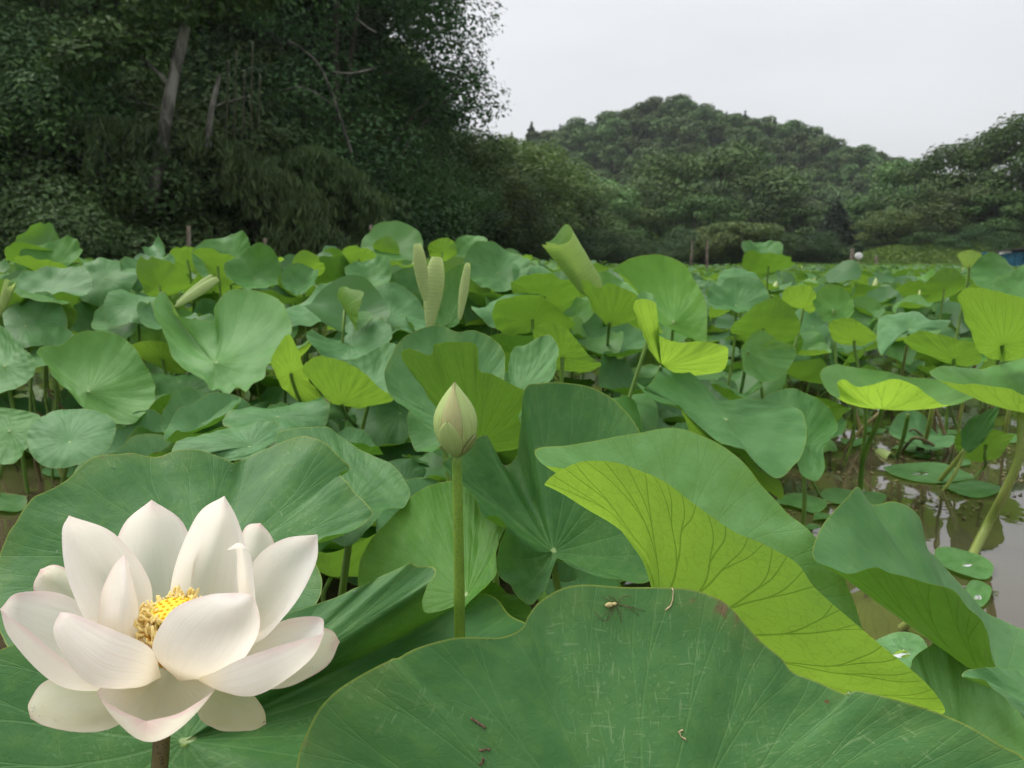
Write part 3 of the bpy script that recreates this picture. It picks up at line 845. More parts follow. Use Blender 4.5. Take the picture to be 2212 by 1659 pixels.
x = at(1462, 216, 162)[0]; place(hp[0], 'hill_tree', x, 162, 1.45, 0.4, 'big rounded tree on the very top of the hill', None, sz=(at(1462, 216, 162)[2] - float(ground_h(x, 162))) / 6.6)
# ------------------------------------------------------------------ lotus leaves
def polar_mesh(name, grid, ctr, mat, u, r, flip):
    """grid (nr, nth, 3) of a leaf blade, first ring nearest the hub ctr."""
    nr, nt, _ = grid.shape
    co = np.vstack([grid.reshape(-1, 3), ctr[None]])
    c = nr * nt
    i, j = np.meshgrid(np.arange(nr - 1), np.arange(nt), indexing='ij')
    j2 = (j + 1) % nt
    q = np.stack([i * nt + j, (i + 1) * nt + j, (i + 1) * nt + j2, i * nt + j2], -1).reshape(-1, 4)
    uu = np.append(u, 1.0)
    ul, uh = uu[j], uu[j + 1]
    rl, rh = r[i], r[i + 1]
    pq = np.stack([np.stack([ul, rl], -1), np.stack([ul, rh], -1), np.stack([uh, rh], -1), np.stack([uh, rl], -1)], 2).reshape(-1, 4, 2)
    jj = np.arange(nt); jj2 = (jj + 1) % nt
    t = np.stack([np.full(nt, c), jj, jj2], -1)
    pt_ = np.stack([np.stack([(uu[:-1] + uu[1:]) / 2, np.zeros(nt)], -1), np.stack([uu[:-1], np.full(nt, r[0])], -1), np.stack([uu[1:], np.full(nt, r[0])], -1)], 1)
    if flip:
        q = q[:, ::-1]; pq = pq[:, ::-1]; t = t[:, ::-1]; pt_ = pt_[:, ::-1]
    pol = np.concatenate([pq.reshape(-1, 2), pt_.reshape(-1, 2)])
    flat = np.stack([pol[:, 1] * np.cos(pol[:, 0] * 6.2832), pol[:, 1] * np.sin(pol[:, 0] * 6.2832)], 1)
    return mesh_np(name, co, [q, t], mat, True, {'polar': pol, 'flat': flat})

def grid_normals(g):
    dr = np.gradient(g, axis=0)
    dt = np.roll(g, -1, 1) - np.roll(g, 1, 1)
    n = np.cross(dr, dt)
    return n / (np.linalg.norm(n, axis=2)[..., None] + 1e-12)

def rim_leaf(name, C, rim, n=None, sag=0.12, nth=160, nr=34, wave=0.007, ragged=0.008, seed=1, upper=None, puff=0.0006):
    """A leaf blade from its hub C (px, py, d) and rim control points: (px, py) on the leaf's plane through C with
    normal n, (px, py, d) at a given distance, or (px, py, d, mx, my, md) with the point half way out as well."""
    c = at(*C)
    nn = np.asarray(n if n is not None else (0, 0, 1), float); nn = nn / np.linalg.norm(nn)
    RP, MP = [], []
    for p in rim:
        rp = hit_plane(p[0], p[1], c, nn) if len(p) == 2 else at(*p[:3])
        RP.append(rp)
        if len(p) == 6: MP.append(at(*p[3:]))
        else: MP.append((c + rp) / 2 - nn * sag * np.linalg.norm(rp - c))
    RP, MP = np.array(RP), np.array(MP)
    m = len(RP)
    T = np.arange(m + 1, dtype=float)
    seg = np.linalg.norm(np.roll(RP, -1, 0) - RP, axis=1)
    Tl = np.concatenate([[0], np.cumsum(seg ** 0.8 + 1e-4)])
    q = np.interp(np.linspace(0, Tl[-1], nth, endpoint=False), Tl, T)
    RIM = catmull_at(RP, T, q, True); MID = catmull_at(MP, T, q, True)
    kw_ = np.hanning(max(5, nth // 9) | 1); kw_ /= kw_.sum(); hk = len(kw_) // 2
    MID = np.stack([np.convolve(np.concatenate([MID[-hk:, a], MID[:, a], MID[:hk, a]]), kw_, 'valid') for a in range(3)], 1)
    u = np.arange(nth) / nth
    th = u * 6.2832
    f = sines(seed, 7, 5, 30); f2 = sines(seed + 1, 6, 20, 60)
    rmax = 1 + ragged * (f(th) * 2 + f2(th) * 1.2)
    r = np.linspace(0, 1, nr + 1)[1:] ** 0.9
    rr = r[:, None] * (1 + (rmax - 1)[None, :] * r[:, None] ** 3)
    w0 = 2 * (rr - 0.5) * (rr - 1); w1 = -4 * rr * (rr - 1); w2 = 2 * rr * (rr - 0.5)
    g = w0[..., None] * c + w1[..., None] * MID[None] + w2[..., None] * RIM[None]
    nrm = grid_normals(g)
    fw = sines(seed + 2, 6, 2, 9); fp = sines(seed + 3, 6, 8, 26)
    fs = sines(seed + 4, 7, 8, 24)
    disp = wave * 1.3 * fs(th)[None] * r[:, None] ** 5 + wave * (fw(th)[None] * r[:, None] ** 2 * 2.2) + puff * 1.6 * r[:, None] * sum(np.sin(a * r[:, None] * np.cos(th)[None] + b * r[:, None] * np.sin(th)[None] + c_) for a, b, c_ in np.random.RandomState(seed + 9).uniform(-24, 24, (5, 3))) / 2.2
    g = g + nrm * disp[..., None]
    up = np.asarray(upper if upper is not None else nn, float)
    flip = np.mean(nrm[: max(3, nr // 2)] @ up) < 0
    return c, g, u, r, flip

def stalk_path(c, foot, bend=0.06, seed=0, mids=None):
    rs = np.random.RandomState(seed)
    if mids is not None: return catmull([c] + mids + [foot], 22)
    m = (c * 0.5 + foot * 0.5) + np.array([rs.normal() * bend, rs.normal() * bend, 0]) * abs(c[2])
    return catmull([c, c * 0.85 + m * 0.15 + np.array([0, 0, -0.01]), m, foot], 16)
LEAVES = []
def hero_leaf(label, C, rim, foot=None, n=None, color=(0.3, 0.3, 0.3), srad=0.0055, smat='stalk', smids=None, cat='lotus leaf', group='lotus leaves standing in the pond', stalk=True, name='lotus_leaf', **kw):
    seed = kw.pop('seed', len(LEAVES) * 7 + 3)
    c, g, u, r, flip = rim_leaf(name, C, rim, n, seed=seed, **kw)
    if foot is None:
        rs = np.random.RandomState(seed)
        ft = np.array([c[0] + rs.normal() * 0.05, c[1] + rs.normal() * 0.05 + 0.03, -0.06])
    elif len(foot) == 2:
        ft = on_water(*foot); ft[2] = -0.06
    else: ft = np.array(foot, float)
    t = thing(name, label, cat, (ft[0], ft[1], 0), group)
    base = np.array([ft[0], ft[1], 0])
    b = link('blade', polar_mesh('blade', g - base, c - base, M['leaf'], u, r, flip), t)
    b.color = (*color, 1)
    if stalk:
        mids_ = [at(*p) for p in smids] if smids else None
        path = stalk_path(c - np.array([0, 0, 0.002]), ft, seed=seed, mids=mids_) - base
        A = Acc(); A.tube(path, np.linspace(srad * 0.85, srad * 1.1, len(path)), 9)
        link('stalk', A.mesh('stalk', M[smat]), t)
    LEAVES.append(t)
    return t

# ---- the large near leaves
hero_leaf('huge dark green scratched leaf filling the bottom centre, a spider on it', (1390, 1960, 0.462), [
    (640, 1659, .50), (655, 1600, .508), (690, 1530, .517), (750, 1475, .526), (845, 1425, .535), (856, 1424, .540), (900, 1400, .545), (985, 1378, .555), (1080, 1377, .565), (1128, 1356, .572),
    (1142, 1330, .580), (1165, 1300, .588), (1210, 1272, .595), (1260, 1263, .60), (1340, 1268, .603), (1420, 1268, .604), (1500, 1275, .602), (1560, 1300, .598), (1600, 1340, .592), (1640, 1382, .585),
    (1690, 1422, .578), (1712, 1450, .574), (1760, 1470, .570), (1826, 1499, .562), (1850, 1492, .562), (1900, 1503, .557), (1960, 1520, .552), (2030, 1540, .546), (2100, 1572, .538), (2160, 1608, .53), (2225, 1648, .52),
    (2300, 1760, .49), (2330, 1950, .45), (2200, 2200, .41), (1900, 2420, .38), (1500, 2520, .365), (1100, 2450, .372), (800, 2250, .395), (650, 2000, .43), (615, 1800, .468)],
    n=(0.02, -0.62, 0.78), sag=0.035, color=(0.05, 0.85, 0.34), nth=260, nr=60, wave=0.003, ragged=0.003, seed=5, foot=(0.06, 0.42, -0.06), puff=0.0008)

hero_leaf('folded leaf with a bright yellow-green underside flap, right of centre', (1410, 1345, .80), [
    (1175, 1052, .80, 1388, 1200, .80), (1200, 1022, .79, 1390, 1188, .79), (1268, 993, .77, 1398, 1172, .772), (1350, 1003, .75, 1420, 1180, .757), (1440, 1042, .73, 1455, 1205, .745),
    (1560, 1132, .71, 1505, 1258, .733), (1650, 1176, .69, 1550, 1282, .722), (1720, 1216, .68, 1592, 1306, .713), (1763, 1274, .672, 1620, 1340, .706), (1850, 1350, .66, 1660, 1385, .70),
    (1960, 1442, .66, 1710, 1440, .70), (2020, 1500, .665, 1735, 1470, .705), (2041, 1540, .68, 1735, 1485, .715), (2000, 1545, .73, 1725, 1478, .745), (1950, 1490, .80, 1720, 1440, .80), (1905, 1430, .845, 1700, 1395, .83),
    (1872, 1372, .87, 1685, 1345, .85), (1845, 1290, .89, 1665, 1300, .865), (1800, 1205, .91, 1635, 1260, .875), (1745, 1142, .925, 1600, 1220, .885), (1690, 1098, .935, 1570, 1185, .89),
    (1640, 1042, .945, 1540, 1150, .90), (1590, 985, .95, 1515, 1130, .90), (1520, 945, .955, 1480, 1115, .90), (1455, 925, .955, 1450, 1110, .90), (1380, 935, .94, 1420, 1115, .89),
    (1290, 951, .92, 1395, 1130, .875), (1220, 961, .895, 1375, 1145, .86), (1158, 969, .865, 1355, 1165, .845), (1180, 1000, .85, 1365, 1180, .83), (1230, 1014, .835, 1378, 1185, .82), (1205, 1038, .815, 1384, 1195, .81)],
    upper=(0.2, -0.5, 0.8), color=(0.95, 0.25, 0.80), nth=280, nr=56, wave=0.003, ragged=0.003, seed=21, foot=(0.16, 0.86, -0.06), puff=0.001)

hero_leaf('curled blue-green leaf over the open water, its front edge rolled up', (2165, 1490, .80), [
    (1754, 1188, .87, 1960, 1330, .84), (1772, 1218, .84, 1965, 1350, .825), (1828, 1241, .80, 1985, 1372, .80), (1890, 1225, .78, 2010, 1372, .785), (1930, 1238, .76, 2030, 1385, .775), (1990, 1252, .74, 2055, 1395, .765),
    (2055, 1272, .725, 2085, 1410, .755), (2090, 1310, .715, 2105, 1425, .752), (2122, 1342, .71, 2128, 1440, .75), (2138, 1400, .735, 2148, 1460, .76), (2175, 1500, .765, 2170, 1492, .78), (2235, 1600, .72, 2200, 1545, .76), (2340, 1570, .74, 2250, 1530, .77),
    (2420, 1460, .82, 2290, 1470, .81), (2360, 1400, .92, 2260, 1430, .865), (2225, 1365, 1.0, 2195, 1415, .89), (2140, 1330, 1.0, 2150, 1395, .895), (2080, 1270, 1.0, 2110, 1365, .90), (2030, 1212, 1.0, 2080, 1340, .90), (2000, 1185, .995, 2065, 1330, .90), (1992, 1130, .99, 2060, 1305, .90), (1970, 1098, .985, 2045, 1290, .90), (1930, 1082, .98, 2025, 1280, .895),
    (1885, 1088, .975, 2005, 1285, .89), (1856, 1051, .965, 1990, 1275, .885), (1832, 1072, .95, 1978, 1280, .88), (1800, 1105, .93, 1968, 1290, .87), (1770, 1145, .90, 1960, 1305, .855)],
    upper=(0.0, -0.3, 0.9), color=(0.22, 0.35, 0.55), nth=240, nr=46, wave=0.003, ragged=0.003, seed=33, foot=(0.55, 0.95, -0.06))

hero_leaf('dull olive half-hidden leaf with raised veins below the curled leaf', (2085, 1630, .72), [
    (1965, 1450, .80), (1975, 1420, .81), (2010, 1395, .82), (2040, 1378, .82), (2075, 1400, .81), (2120, 1450, .78), (2160, 1490, .76), (2215, 1560, .73), (2250, 1650, .68), (2200, 1760, .64), (2050, 1790, .64), (1960, 1700, .68), (1930, 1580, .74)],
    n=(-0.1, -0.6, 0.8), sag=0.06, color=(0.75, 0.25, 0.6), seed=41, foot=(0.5, 0.75, -0.06), puff=0.0012, wave=0.004)
hero_leaf('pale blue-green leaf corner jutting in at the right edge', (2330, 1560, .62), [
    (2085, 1450, .64), (2130, 1442, .65), (2180, 1446, .66), (2240, 1480, .67), (2330, 1500, .68), (2430, 1560, .66), (2450, 1680, .60), (2350, 1700, .56), (2250, 1600, .58), (2190, 1530, .59), (2130, 1480, .61)],
    n=(-0.3, -0.5, 0.8), sag=0.05, color=(0.18, 0.15, 0.75), seed=43, foot=(0.55, 0.66, -0.06))

hero_leaf('big dark green wavy-rimmed leaf right behind the open flower', (430, 1235, .84), [
    (757, 1010, 1.0), (740, 990, 1.005), (690, 951, 1.02), (640, 945, 1.03), (540, 984, 1.02), (503, 1002, 1.0), (480, 990, 1.0), (440, 975, 1.0), (390, 970, .99), (330, 985, .98), (270, 980, .97), (200, 991, .95),
    (140, 1040, .92), (100, 1061, .905), (62, 1082, .89), (20, 1150, .86), (-10, 1220, .83), (-20, 1300, .79), (20, 1400, .74), (120, 1450, .71), (320, 1480, .70), (560, 1420, .74), (690, 1290, .79),
    (680, 1200, .84), (702, 1166, .86), (760, 1150, .90), (796, 1122, .93), (801, 1102, .94), (768, 1066, .96), (752, 1042, .97), (730, 1020, .985)],
    n=(0, -0.6, 0.8), sag=0.05, color=(0.05, 0.85, 0.28), nth=240, nr=44, ragged=0.018, wave=0.004, seed=52, foot=(-0.3, 0.86, -0.06))
hero_leaf('dark green leaf spreading under the open flower, its far rim torn', (400, 1600, .665), [
    (640, 1317, .77), (726, 1291, .785), (778, 1269, .79), (827, 1243, .80), (880, 1215, .80), (902, 1221, .80), (932, 1220, .80), (938, 1230, .795), (925, 1265, .785), (910, 1295, .80), (917, 1318, .82), (950, 1316, .86), (1010, 1292, .90),
    (1062, 1288, .91), (1100, 1325, .89), (1145, 1352, .87), (1150, 1430, .83), (1050, 1580, .72), (820, 1750, .60), (560, 1880, .575), (250, 1920, .575), (-40, 1850, .595), (-150, 1650, .64), (-120, 1480, .69), (60, 1390, .73), (300, 1370, .75), (520, 1350, .76)],
    n=(0.05, -0.55, 0.82), sag=0.03, color=(0.02, 0.60, 0.16), nth=240, nr=44, ragged=0.012, seed=57, foot=(-0.2, 0.7, -0.06))
hero_leaf('round mid-green leaf standing right behind the bud stalk', (1009, 1285, .90), [
    (774, 1267, .93), (778, 1220, .96), (797, 1175, .985), (816, 1147, 1.0), (849, 1115, 1.02), (872, 1089, 1.035), (909, 1059, 1.05), (947, 1042, 1.06), (984, 1036, 1.06), (1011, 1048, 1.05), (1026, 1074, 1.035), (1036, 1097, 1.02),
    (1050, 1114, 1.01), (1078, 1119, 1.0), (1091, 1134, .99), (1090, 1153, .98), (1078, 1180, .965), (1075, 1210, .945), (1070, 1240, .92), (1050, 1268, .90), (1020, 1292, .885), (960, 1360, .86), (880, 1380, .86), (800, 1350, .88)],
    n=(-0.05, -0.66, 0.75), sag=0.06, color=(0.85, 0.35, 0.0), seed=61, foot=(-0.06, 0.95, -0.06))
hero_leaf('yellow-green leaf edge showing low between bud stalk and huge leaf', (1010, 1300, .93), [
    (1045, 1262, .96), (1090, 1275, .96), (1140, 1302, .95), (1150, 1340, .93), (1125, 1400, .90), (1010, 1420, .86), (950, 1400, .87), (960, 1330, .91)],
    n=(0, -0.5, 0.85), sag=0.06, color=(0.6, 0.2, 0.0), seed=62, foot=(0.0, 1.0, -0.06), nth=100, nr=20)
hero_leaf('large bluish leaf with pale hub and a bent grey-blue lobe, behind the folded leaf', (1195, 1192, .98), [
    (1137, 835, 1.10), (1165, 829, 1.115), (1210, 827, 1.125), (1260, 832, 1.13), (1310, 850, 1.13), (1345, 880, 1.12), (1372, 920, 1.11), (1400, 980, 1.09), (1430, 1050, 1.06), (1460, 1150, 1.01), (1440, 1230, .96), (1395, 1257, .93), (1340, 1251, .925), (1300, 1246, .93), (1258, 1232, .945),
    (1215, 1210, .965), (1200, 1212, .965), (1196, 1232, .945), (1183, 1276, .92), (1146, 1308, .90), (1116, 1284, .89), (1104, 1261, .89), (1085, 1246, .89), (1076, 1220, .89), (1078, 1175, .90), (1093, 1136, .91), (1070, 1117, .93), (1043, 1119, .94),
    (1033, 1096, .96), (1026, 1074, .98), (1007, 1048, 1.01), (965, 1012, 1.04), (958, 995, 1.045), (1000, 972, 1.05), (1040, 941, 1.05), (1066, 965, 1.08), (1092, 1000, 1.10), (1112, 985, 1.11), (1124, 940, 1.11), (1128, 885, 1.105)],
    n=(0.0, -0.62, 0.78), sag=0.05, color=(0.0, 0.45, 0.10), nth=260, nr=44, ragged=0.004, seed=66, foot=(0.06, 1.0, -0.06))
hero_leaf('leaf with a wavy rim behind the big leaf left of the bud', (760, 1090, 1.02), [
    (598, 945, 1.16), (625, 930, 1.17), (665, 928, 1.17), (702, 925, 1.17), (735, 942, 1.16), (770, 965, 1.14), (815, 985, 1.12), (850, 1005, 1.10), (870, 1030, 1.08), (885, 1062, 1.05), (872, 1095, 1.02), (830, 1108, 1.0), (800, 1150, .96), (740, 1180, .95), (660, 1100, 1.0), (600, 1020, 1.08)],
    n=(0.1, -0.6, 0.8), sag=0.05, color=(0.12, 0.3, 0.35), seed=71)

# ---- the middle rows
U = (0, 0.78, 0.62)      # under side towards the camera
F = (0, -0.62, 0.78)     # upper side towards the camera
hero_leaf('smooth bright round leaf tilted forward at the left, pale hub showing', (190, 845, 2.1), [
    (80, 762), (92, 748), (130, 745), (165, 722), (205, 714), (250, 722), (292, 752), (318, 795), (331, 835), (328, 880), (300, 912), (270, 912), (225, 905), (180, 882), (150, 850), (120, 812), (95, 785)],
    n=(0.12, -0.72, 0.68), sag=0.10, color=(0.70, 0.10, 0.22), foot=(203, 1000), wave=0.012)
hero_leaf('large upright cupped leaf with torn lower rim, left of centre', (465, 783, 2.2), [
    (332, 655), (344, 632), (356, 632), (372, 668), (405, 688), (440, 692), (468, 690), (470, 655), (488, 632), (520, 625), (560, 630), (600, 645), (618, 672), (628, 715), (618, 745), (596, 775), (572, 790), (566, 815), (545, 830), (530, 850), (510, 838), (490, 850), (470, 838), (455, 842), (440, 825), (410, 808), (385, 780), (360, 740), (338, 695)],
    n=(-0.05, -0.6, 0.8), sag=0.12, color=(0.70, 0.30, 0.45), foot=(482, 895), wave=0.014, ragged=0.016)
hero_leaf('yellow-green hanging leaf flank right of the large cupped leaf', (628, 805, 2.1), [
    (598, 752), (622, 722), (642, 750), (655, 790), (668, 822), (690, 848), (700, 872), (682, 896), (662, 880), (640, 862), (612, 838), (590, 800), (586, 775)],
    n=(-0.35, 0.62, 0.6), sag=0.08, color=(0.75, 0.45, 0.1))
hero_leaf('veined yellowish leaf underside with its rim curling over, left of the bud', (738, 872, 1.85), [
    (655, 800), (662, 782), (688, 770), (720, 775), (760, 788), (790, 808), (818, 835), (850, 862), (835, 872), (790, 876), (745, 878), (712, 868), (688, 845), (670, 820)],
    n=U, sag=0.06, color=(0.62, 0.35, 0.1), foot=(745, 965))
hero_leaf('blue-green upper half of a leaf rising behind the veined yellowish underside', (800, 835, 1.95), [
    (725, 782), (770, 775), (800, 760), (830, 742), (856, 745), (868, 790), (862, 830), (840, 860), (800, 850), (760, 815)],
    n=(-0.1, -0.62, 0.78), sag=0.08, color=(0.22, 0.2, 0.65))
hero_leaf('ragged olive leaf underside standing directly behind the bud', (1032, 962, 1.22), [
    (866, 768), (884, 757), (905, 765), (928, 772), (934, 750), (945, 743), (998, 740), (1028, 746), (1028, 772), (1031, 794), (1044, 803), (1062, 803), (1095, 822), (1140, 852), (1132, 880), (1120, 902), (1138, 945), (1118, 975), (1080, 980), (1035, 978), (1000, 945), (955, 880), (905, 815)],
    n=(0, 0.82, 0.57), sag=0.05, color=(0.26, 0.6, 0.1), nth=200, ragged=0.012)
hero_leaf('blotchy blue-green leaf arching behind the ragged olive one', (955, 905, 1.40), [
    (838, 835), (830, 805), (845, 770), (862, 740), (895, 716), (945, 702), (985, 716), (1030, 715), (1080, 745), (1092, 790), (1085, 840), (1050, 900), (1000, 930), (950, 940), (900, 905), (860, 865)],
    n=(0, -0.80, 0.60), sag=0.08, color=(0.15, 0.65, 0.45), nth=180)
hero_leaf('smooth blue-green leaf fan right of the ragged olive leaf', (1120, 845, 1.5), [
    (1105, 760), (1135, 745), (1175, 725), (1195, 730), (1206, 765), (1200, 805), (1180, 830), (1130, 860), (1100, 850)],
    n=(-0.3, -0.6, 0.7), sag=0.08, color=(0.30, 0.1, 0.6))
hero_leaf('olive wavy leaf underside between the bud and the tall stalk', (1215, 770, 1.75), [
    (1152, 725), (1160, 705), (1190, 698), (1220, 705), (1250, 740), (1275, 770), (1298, 785), (1290, 798), (1250, 802), (1210, 798), (1180, 765)],
    n=U, sag=0.06, color=(0.45, 0.4, 0.15))
hero_leaf('bright wavy bowl leaf seen from beneath, on the leaning stalk', (1428, 790, 1.85), [
    (1370, 660), (1378, 645), (1402, 648), (1420, 660), (1418, 690), (1400, 706), (1430, 728), (1470, 740), (1510, 738), (1545, 742), (1572, 752), (1568, 790), (1545, 806), (1500, 812), (1455, 802), (1415, 770), (1392, 730), (1376, 690)],
    n=U, sag=0.07, color=(0.92, 0.2, 0.1), foot=(1395, 930))
hero_leaf('large sunny yellow-green fan leaf at the centre of the far rows', (1455, 695, 2.6), [
    (1332, 580), (1360, 560), (1400, 550), (1440, 553), (1478, 572), (1500, 605), (1520, 640), (1528, 680), (1522, 738), (1490, 730), (1450, 712), (1415, 690), (1390, 650), (1362, 610)],
    n=(-0.2, -0.75, 0.55), sag=0.10, color=(1.0, 0.05, 0.0))
hero_leaf('green leaf underside under the rolled leaf, left of the sunny fan', (1316, 696, 2.2), [
    (1256, 612), (1272, 606), (1292, 622), (1315, 612), (1345, 622), (1378, 642), (1372, 690), (1345, 700), (1310, 702), (1280, 665)],
    n=U, sag=0.06, color=(0.45, 0.2, 0.1), foot=(1290, 900))
hero_leaf('small upright leaf tip in front of the sunny fan', (1405, 700, 2.0), [
    (1374, 652), (1390, 628), (1412, 640), (1420, 670), (1415, 700), (1395, 705)], n=F, sag=0.05, color=(0.5, 0.1, 0.3), nth=60, nr=12)
hero_leaf('wide drooping blue-green leaf with rolled near rim, right of centre', (1568, 905, 1.72), [
    (1374, 828), (1395, 838), (1412, 818), (1428, 788), (1448, 786), (1480, 800), (1515, 825), (1552, 858), (1600, 862), (1650, 866), (1700, 872), (1732, 890), (1742, 935), (1735, 975), (1712, 1012), (1680, 1032), (1650, 1012), (1612, 975), (1560, 962), (1522, 945), (1490, 910), (1470, 882), (1425, 868), (1395, 852)],
    n=(0.1, -0.5, 0.85), sag=0.05, color=(0.22, 0.3, 0.55), wave=0.012, nth=200)
hero_leaf('rolled yellow-green rim hanging below the drooping leaf', (1600, 985, 1.66), [
    (1472, 885), (1500, 912), (1530, 945), (1580, 962), (1612, 972), (1640, 1010), (1685, 1040), (1690, 1075), (1660, 1065), (1620, 1020), (1570, 995), (1520, 965), (1490, 930)],
    n=(0.2, 0.7, 0.6), sag=0.05, color=(0.55, 0.2, 0.1))
hero_leaf('lower dark leaf lobe beside the drooping leaf, over the water', (1735, 960, 1.9), [
    (1640, 870), (1700, 840), (1760, 860), (1800, 890), (1808, 930), (1780, 965), (1782, 1010), (1765, 1040), (1735, 1030), (1715, 990), (1680, 930)],
    n=(0.2, -0.55, 0.8), sag=0.07, color=(0.2, 0.3, 0.5))
hero_leaf('umbrella leaf seen edge-on, bright yellow underside, over the water', (1905, 884, 2.1), [
    (1770, 808, 2.08), (1796, 789, 2.2), (1840, 792, 2.28), (1900, 800, 2.33), (1970, 815, 2.35), (2060, 822, 2.3), (2114, 827, 2.2), (2119, 846, 2.1), (2080, 868, 2.0), (2042, 872, 1.96), (2010, 858, 1.94), (1985, 840, 1.93), (1955, 824, 1.92), (1915, 823, 1.91), (1880, 834, 1.91), (1852, 834, 1.92), (1826, 818, 1.95), (1806, 828, 1.96), (1812, 858, 1.95), (1790, 845, 2.0)],
    n=(0, 0.1, 1.0), sag=0.05, color=(0.96, 0.12, 0.2), foot=(1860, 1062), upper=(0, 0, 1), srad=0.0075)
hero_leaf('broad leaf at the right edge on a thick bent pale stalk', (2206, 890, 1.72), [
    (2008, 806, 1.72), (2024, 794, 1.78), (2065, 790, 1.88), (2120, 796, 1.98), (2180, 782, 2.0), (2260, 765, 2.0), (2340, 790, 1.9), (2370, 850, 1.75), (2320, 880, 1.62), (2230, 862, 1.56), (2180, 838, 1.57), (2130, 832, 1.6), (2080, 832, 1.63), (2040, 826, 1.67)],
    n=(0, 0.05, 1), sag=0.05, color=(0.72, 0.2, 0.4), foot=(2068, 1222), smids=[(2204, 980, 1.70), (2172, 1060, 1.72), (2130, 1140, 1.78)], smat='stalk_pale', srad=0.0105, upper=(0, 0, 1))
hero_leaf('dark folded leaf hanging from a slanting stalk over the water', (2084, 972, 2.25), [
    (2076, 935), (2092, 908), (2120, 893), (2152, 878), (2158, 884), (2142, 928), (2118, 960), (2092, 978), (2078, 962)],
    n=(-0.5, -0.8, 0.3), sag=0.05, color=(0.08, 0.2, 0.6), foot=(2016, 1055), smat='stalk_pale')
hero_leaf('young leaf with a white rolled rim, right of the drooping leaf', (1615, 758, 1.9), [
    (1622, 728), (1640, 712), (1662, 722), (1690, 740), (1716, 748), (1716, 775), (1696, 805), (1664, 826), (1632, 818), (1610, 800), (1600, 770), (1604, 745)],
    n=(0.35, -0.85, 0.4), sag=0.08, color=(0.62, 0.1, 0.35), foot=(1590, 900))
hero_leaf('pair of yellow-green flanks above the wide leaf on the right, left one', (1735, 668, 2.9), [
    (1690, 635), (1705, 618), (1735, 616), (1755, 622), (1766, 660), (1755, 675), (1725, 665), (1695, 655)], n=U, sag=0.06, color=(0.7, 0.1, 0.1))
hero_leaf('ring-shaped yellow-green leaf above the wide leaf on the right', (1800, 668, 2.85), [
    (1760, 640), (1785, 617), (1815, 618), (1838, 640), (1845, 668), (1832, 690), (1805, 700), (1778, 690), (1762, 670)], n=(0.1, -0.8, 0.5), sag=0.12, color=(0.75, 0.1, 0.1))
hero_leaf('yellow-green leaf flank left of the dry hanging leaf', (1845, 735, 2.6), [
    (1790, 700), (1822, 688), (1850, 692), (1880, 712), (1895, 730), (1870, 742), (1835, 745), (1805, 740)], n=U, sag=0.06, color=(0.62, 0.3, 0.1))
hero_leaf('withered blue-green leaf hanging limp on a pale stalk, right', (1965, 712, 2.4), [
    (1895, 700), (1905, 685), (1940, 680), (1980, 672), (2010, 690), (2050, 692), (2040, 710), (2005, 716), (1985, 725), (1950, 722), (1925, 745), (1905, 770), (1895, 740)],
    n=(0, -0.4, 0.9), sag=-0.08, color=(0.10, 0.6, 0.85), foot=(1925, 870), smat='stalk_pale')
hero_leaf('wide olive leaf underside on the right, in front of the tall edge leaves', (2060, 775, 2.2), [
    (1952, 732), (1985, 715), (2030, 722), (2075, 735), (2110, 745), (2118, 780), (2090, 790), (2050, 785), (2010, 770), (1970, 755)], n=U, sag=0.05, color=(0.5, 0.3, 0.1), foot=(2080, 920))
hero_leaf('tall light leaf with a bright inner fold at the right edge', (2165, 745, 1.9), [
    (2068, 648), (2085, 625), (2120, 622), (2160, 630), (2200, 640), (2250, 660), (2270, 720), (2220, 765), (2170, 780), (2120, 765), (2090, 700)], n=(0, 0.6, 0.75), sag=0.06, color=(0.62, 0.1, 0.3), foot=(2150, 900))
hero_leaf('uppermost pale green leaf at the right edge beside the blue sheet', (2230, 650, 2.1), [
    (2138, 655), (2150, 610), (2180, 590), (2215, 575), (2270, 570), (2320, 620), (2300, 680), (2240, 700), (2180, 690)], n=(-0.2, -0.7, 0.6), sag=0.08, color=(0.5, 0.1, 0.5))
hero_leaf('pale fan-shaped young leaf standing above the rest near the blue sheet', (2095, 575, 3.0), [
    (2068, 552), (2078, 543), (2095, 540), (2113, 545), (2120, 552), (2108, 570), (2098, 582), (2085, 578)], n=(0, 0.9, 0.4), sag=0.03, color=(0.55, 0.1, 0.9), nth=80, nr=14)
hero_leaf('curved dull leaf under the torn rim, left, with dark holes', (540, 965, 1.42), [
    (372, 975), (392, 950), (440, 938), (500, 918), (560, 918), (600, 915), (610, 935), (580, 965), (555, 985), (500, 995), (440, 985), (410, 990), (385, 1000)], n=(0, -0.45, 0.9), sag=-0.05, color=(0.08, 0.7, 0.8))
hero_leaf('flat grey-green leaf lying low at the far left', (150, 955, 1.7), [
    (60, 935), (90, 905), (150, 880), (220, 890), (250, 920), (230, 975), (180, 1000), (110, 1010), (70, 985)], n=(0.05, -0.5, 0.85), sag=-0.06, color=(0.06, 0.6, 0.8))
hero_leaf('green leaf cut by the left edge, level with the flat grey-green one', (20, 930, 1.75), [
    (-70, 900), (-20, 880), (40, 885), (85, 898), (75, 940), (50, 985), (0, 1000), (-50, 985)], n=(-0.1, -0.6, 0.8), sag=0.06, color=(0.35, 0.3, 0.4))
hero_leaf('leaf cut by the left edge just above the smooth bright round leaf', (10, 790, 2.2), [
    (-60, 760), (0, 705), (40, 745), (75, 775), (70, 810), (30, 840), (-30, 850)], n=(-0.1, -0.65, 0.75), sag=0.08, color=(0.32, 0.2, 0.45))
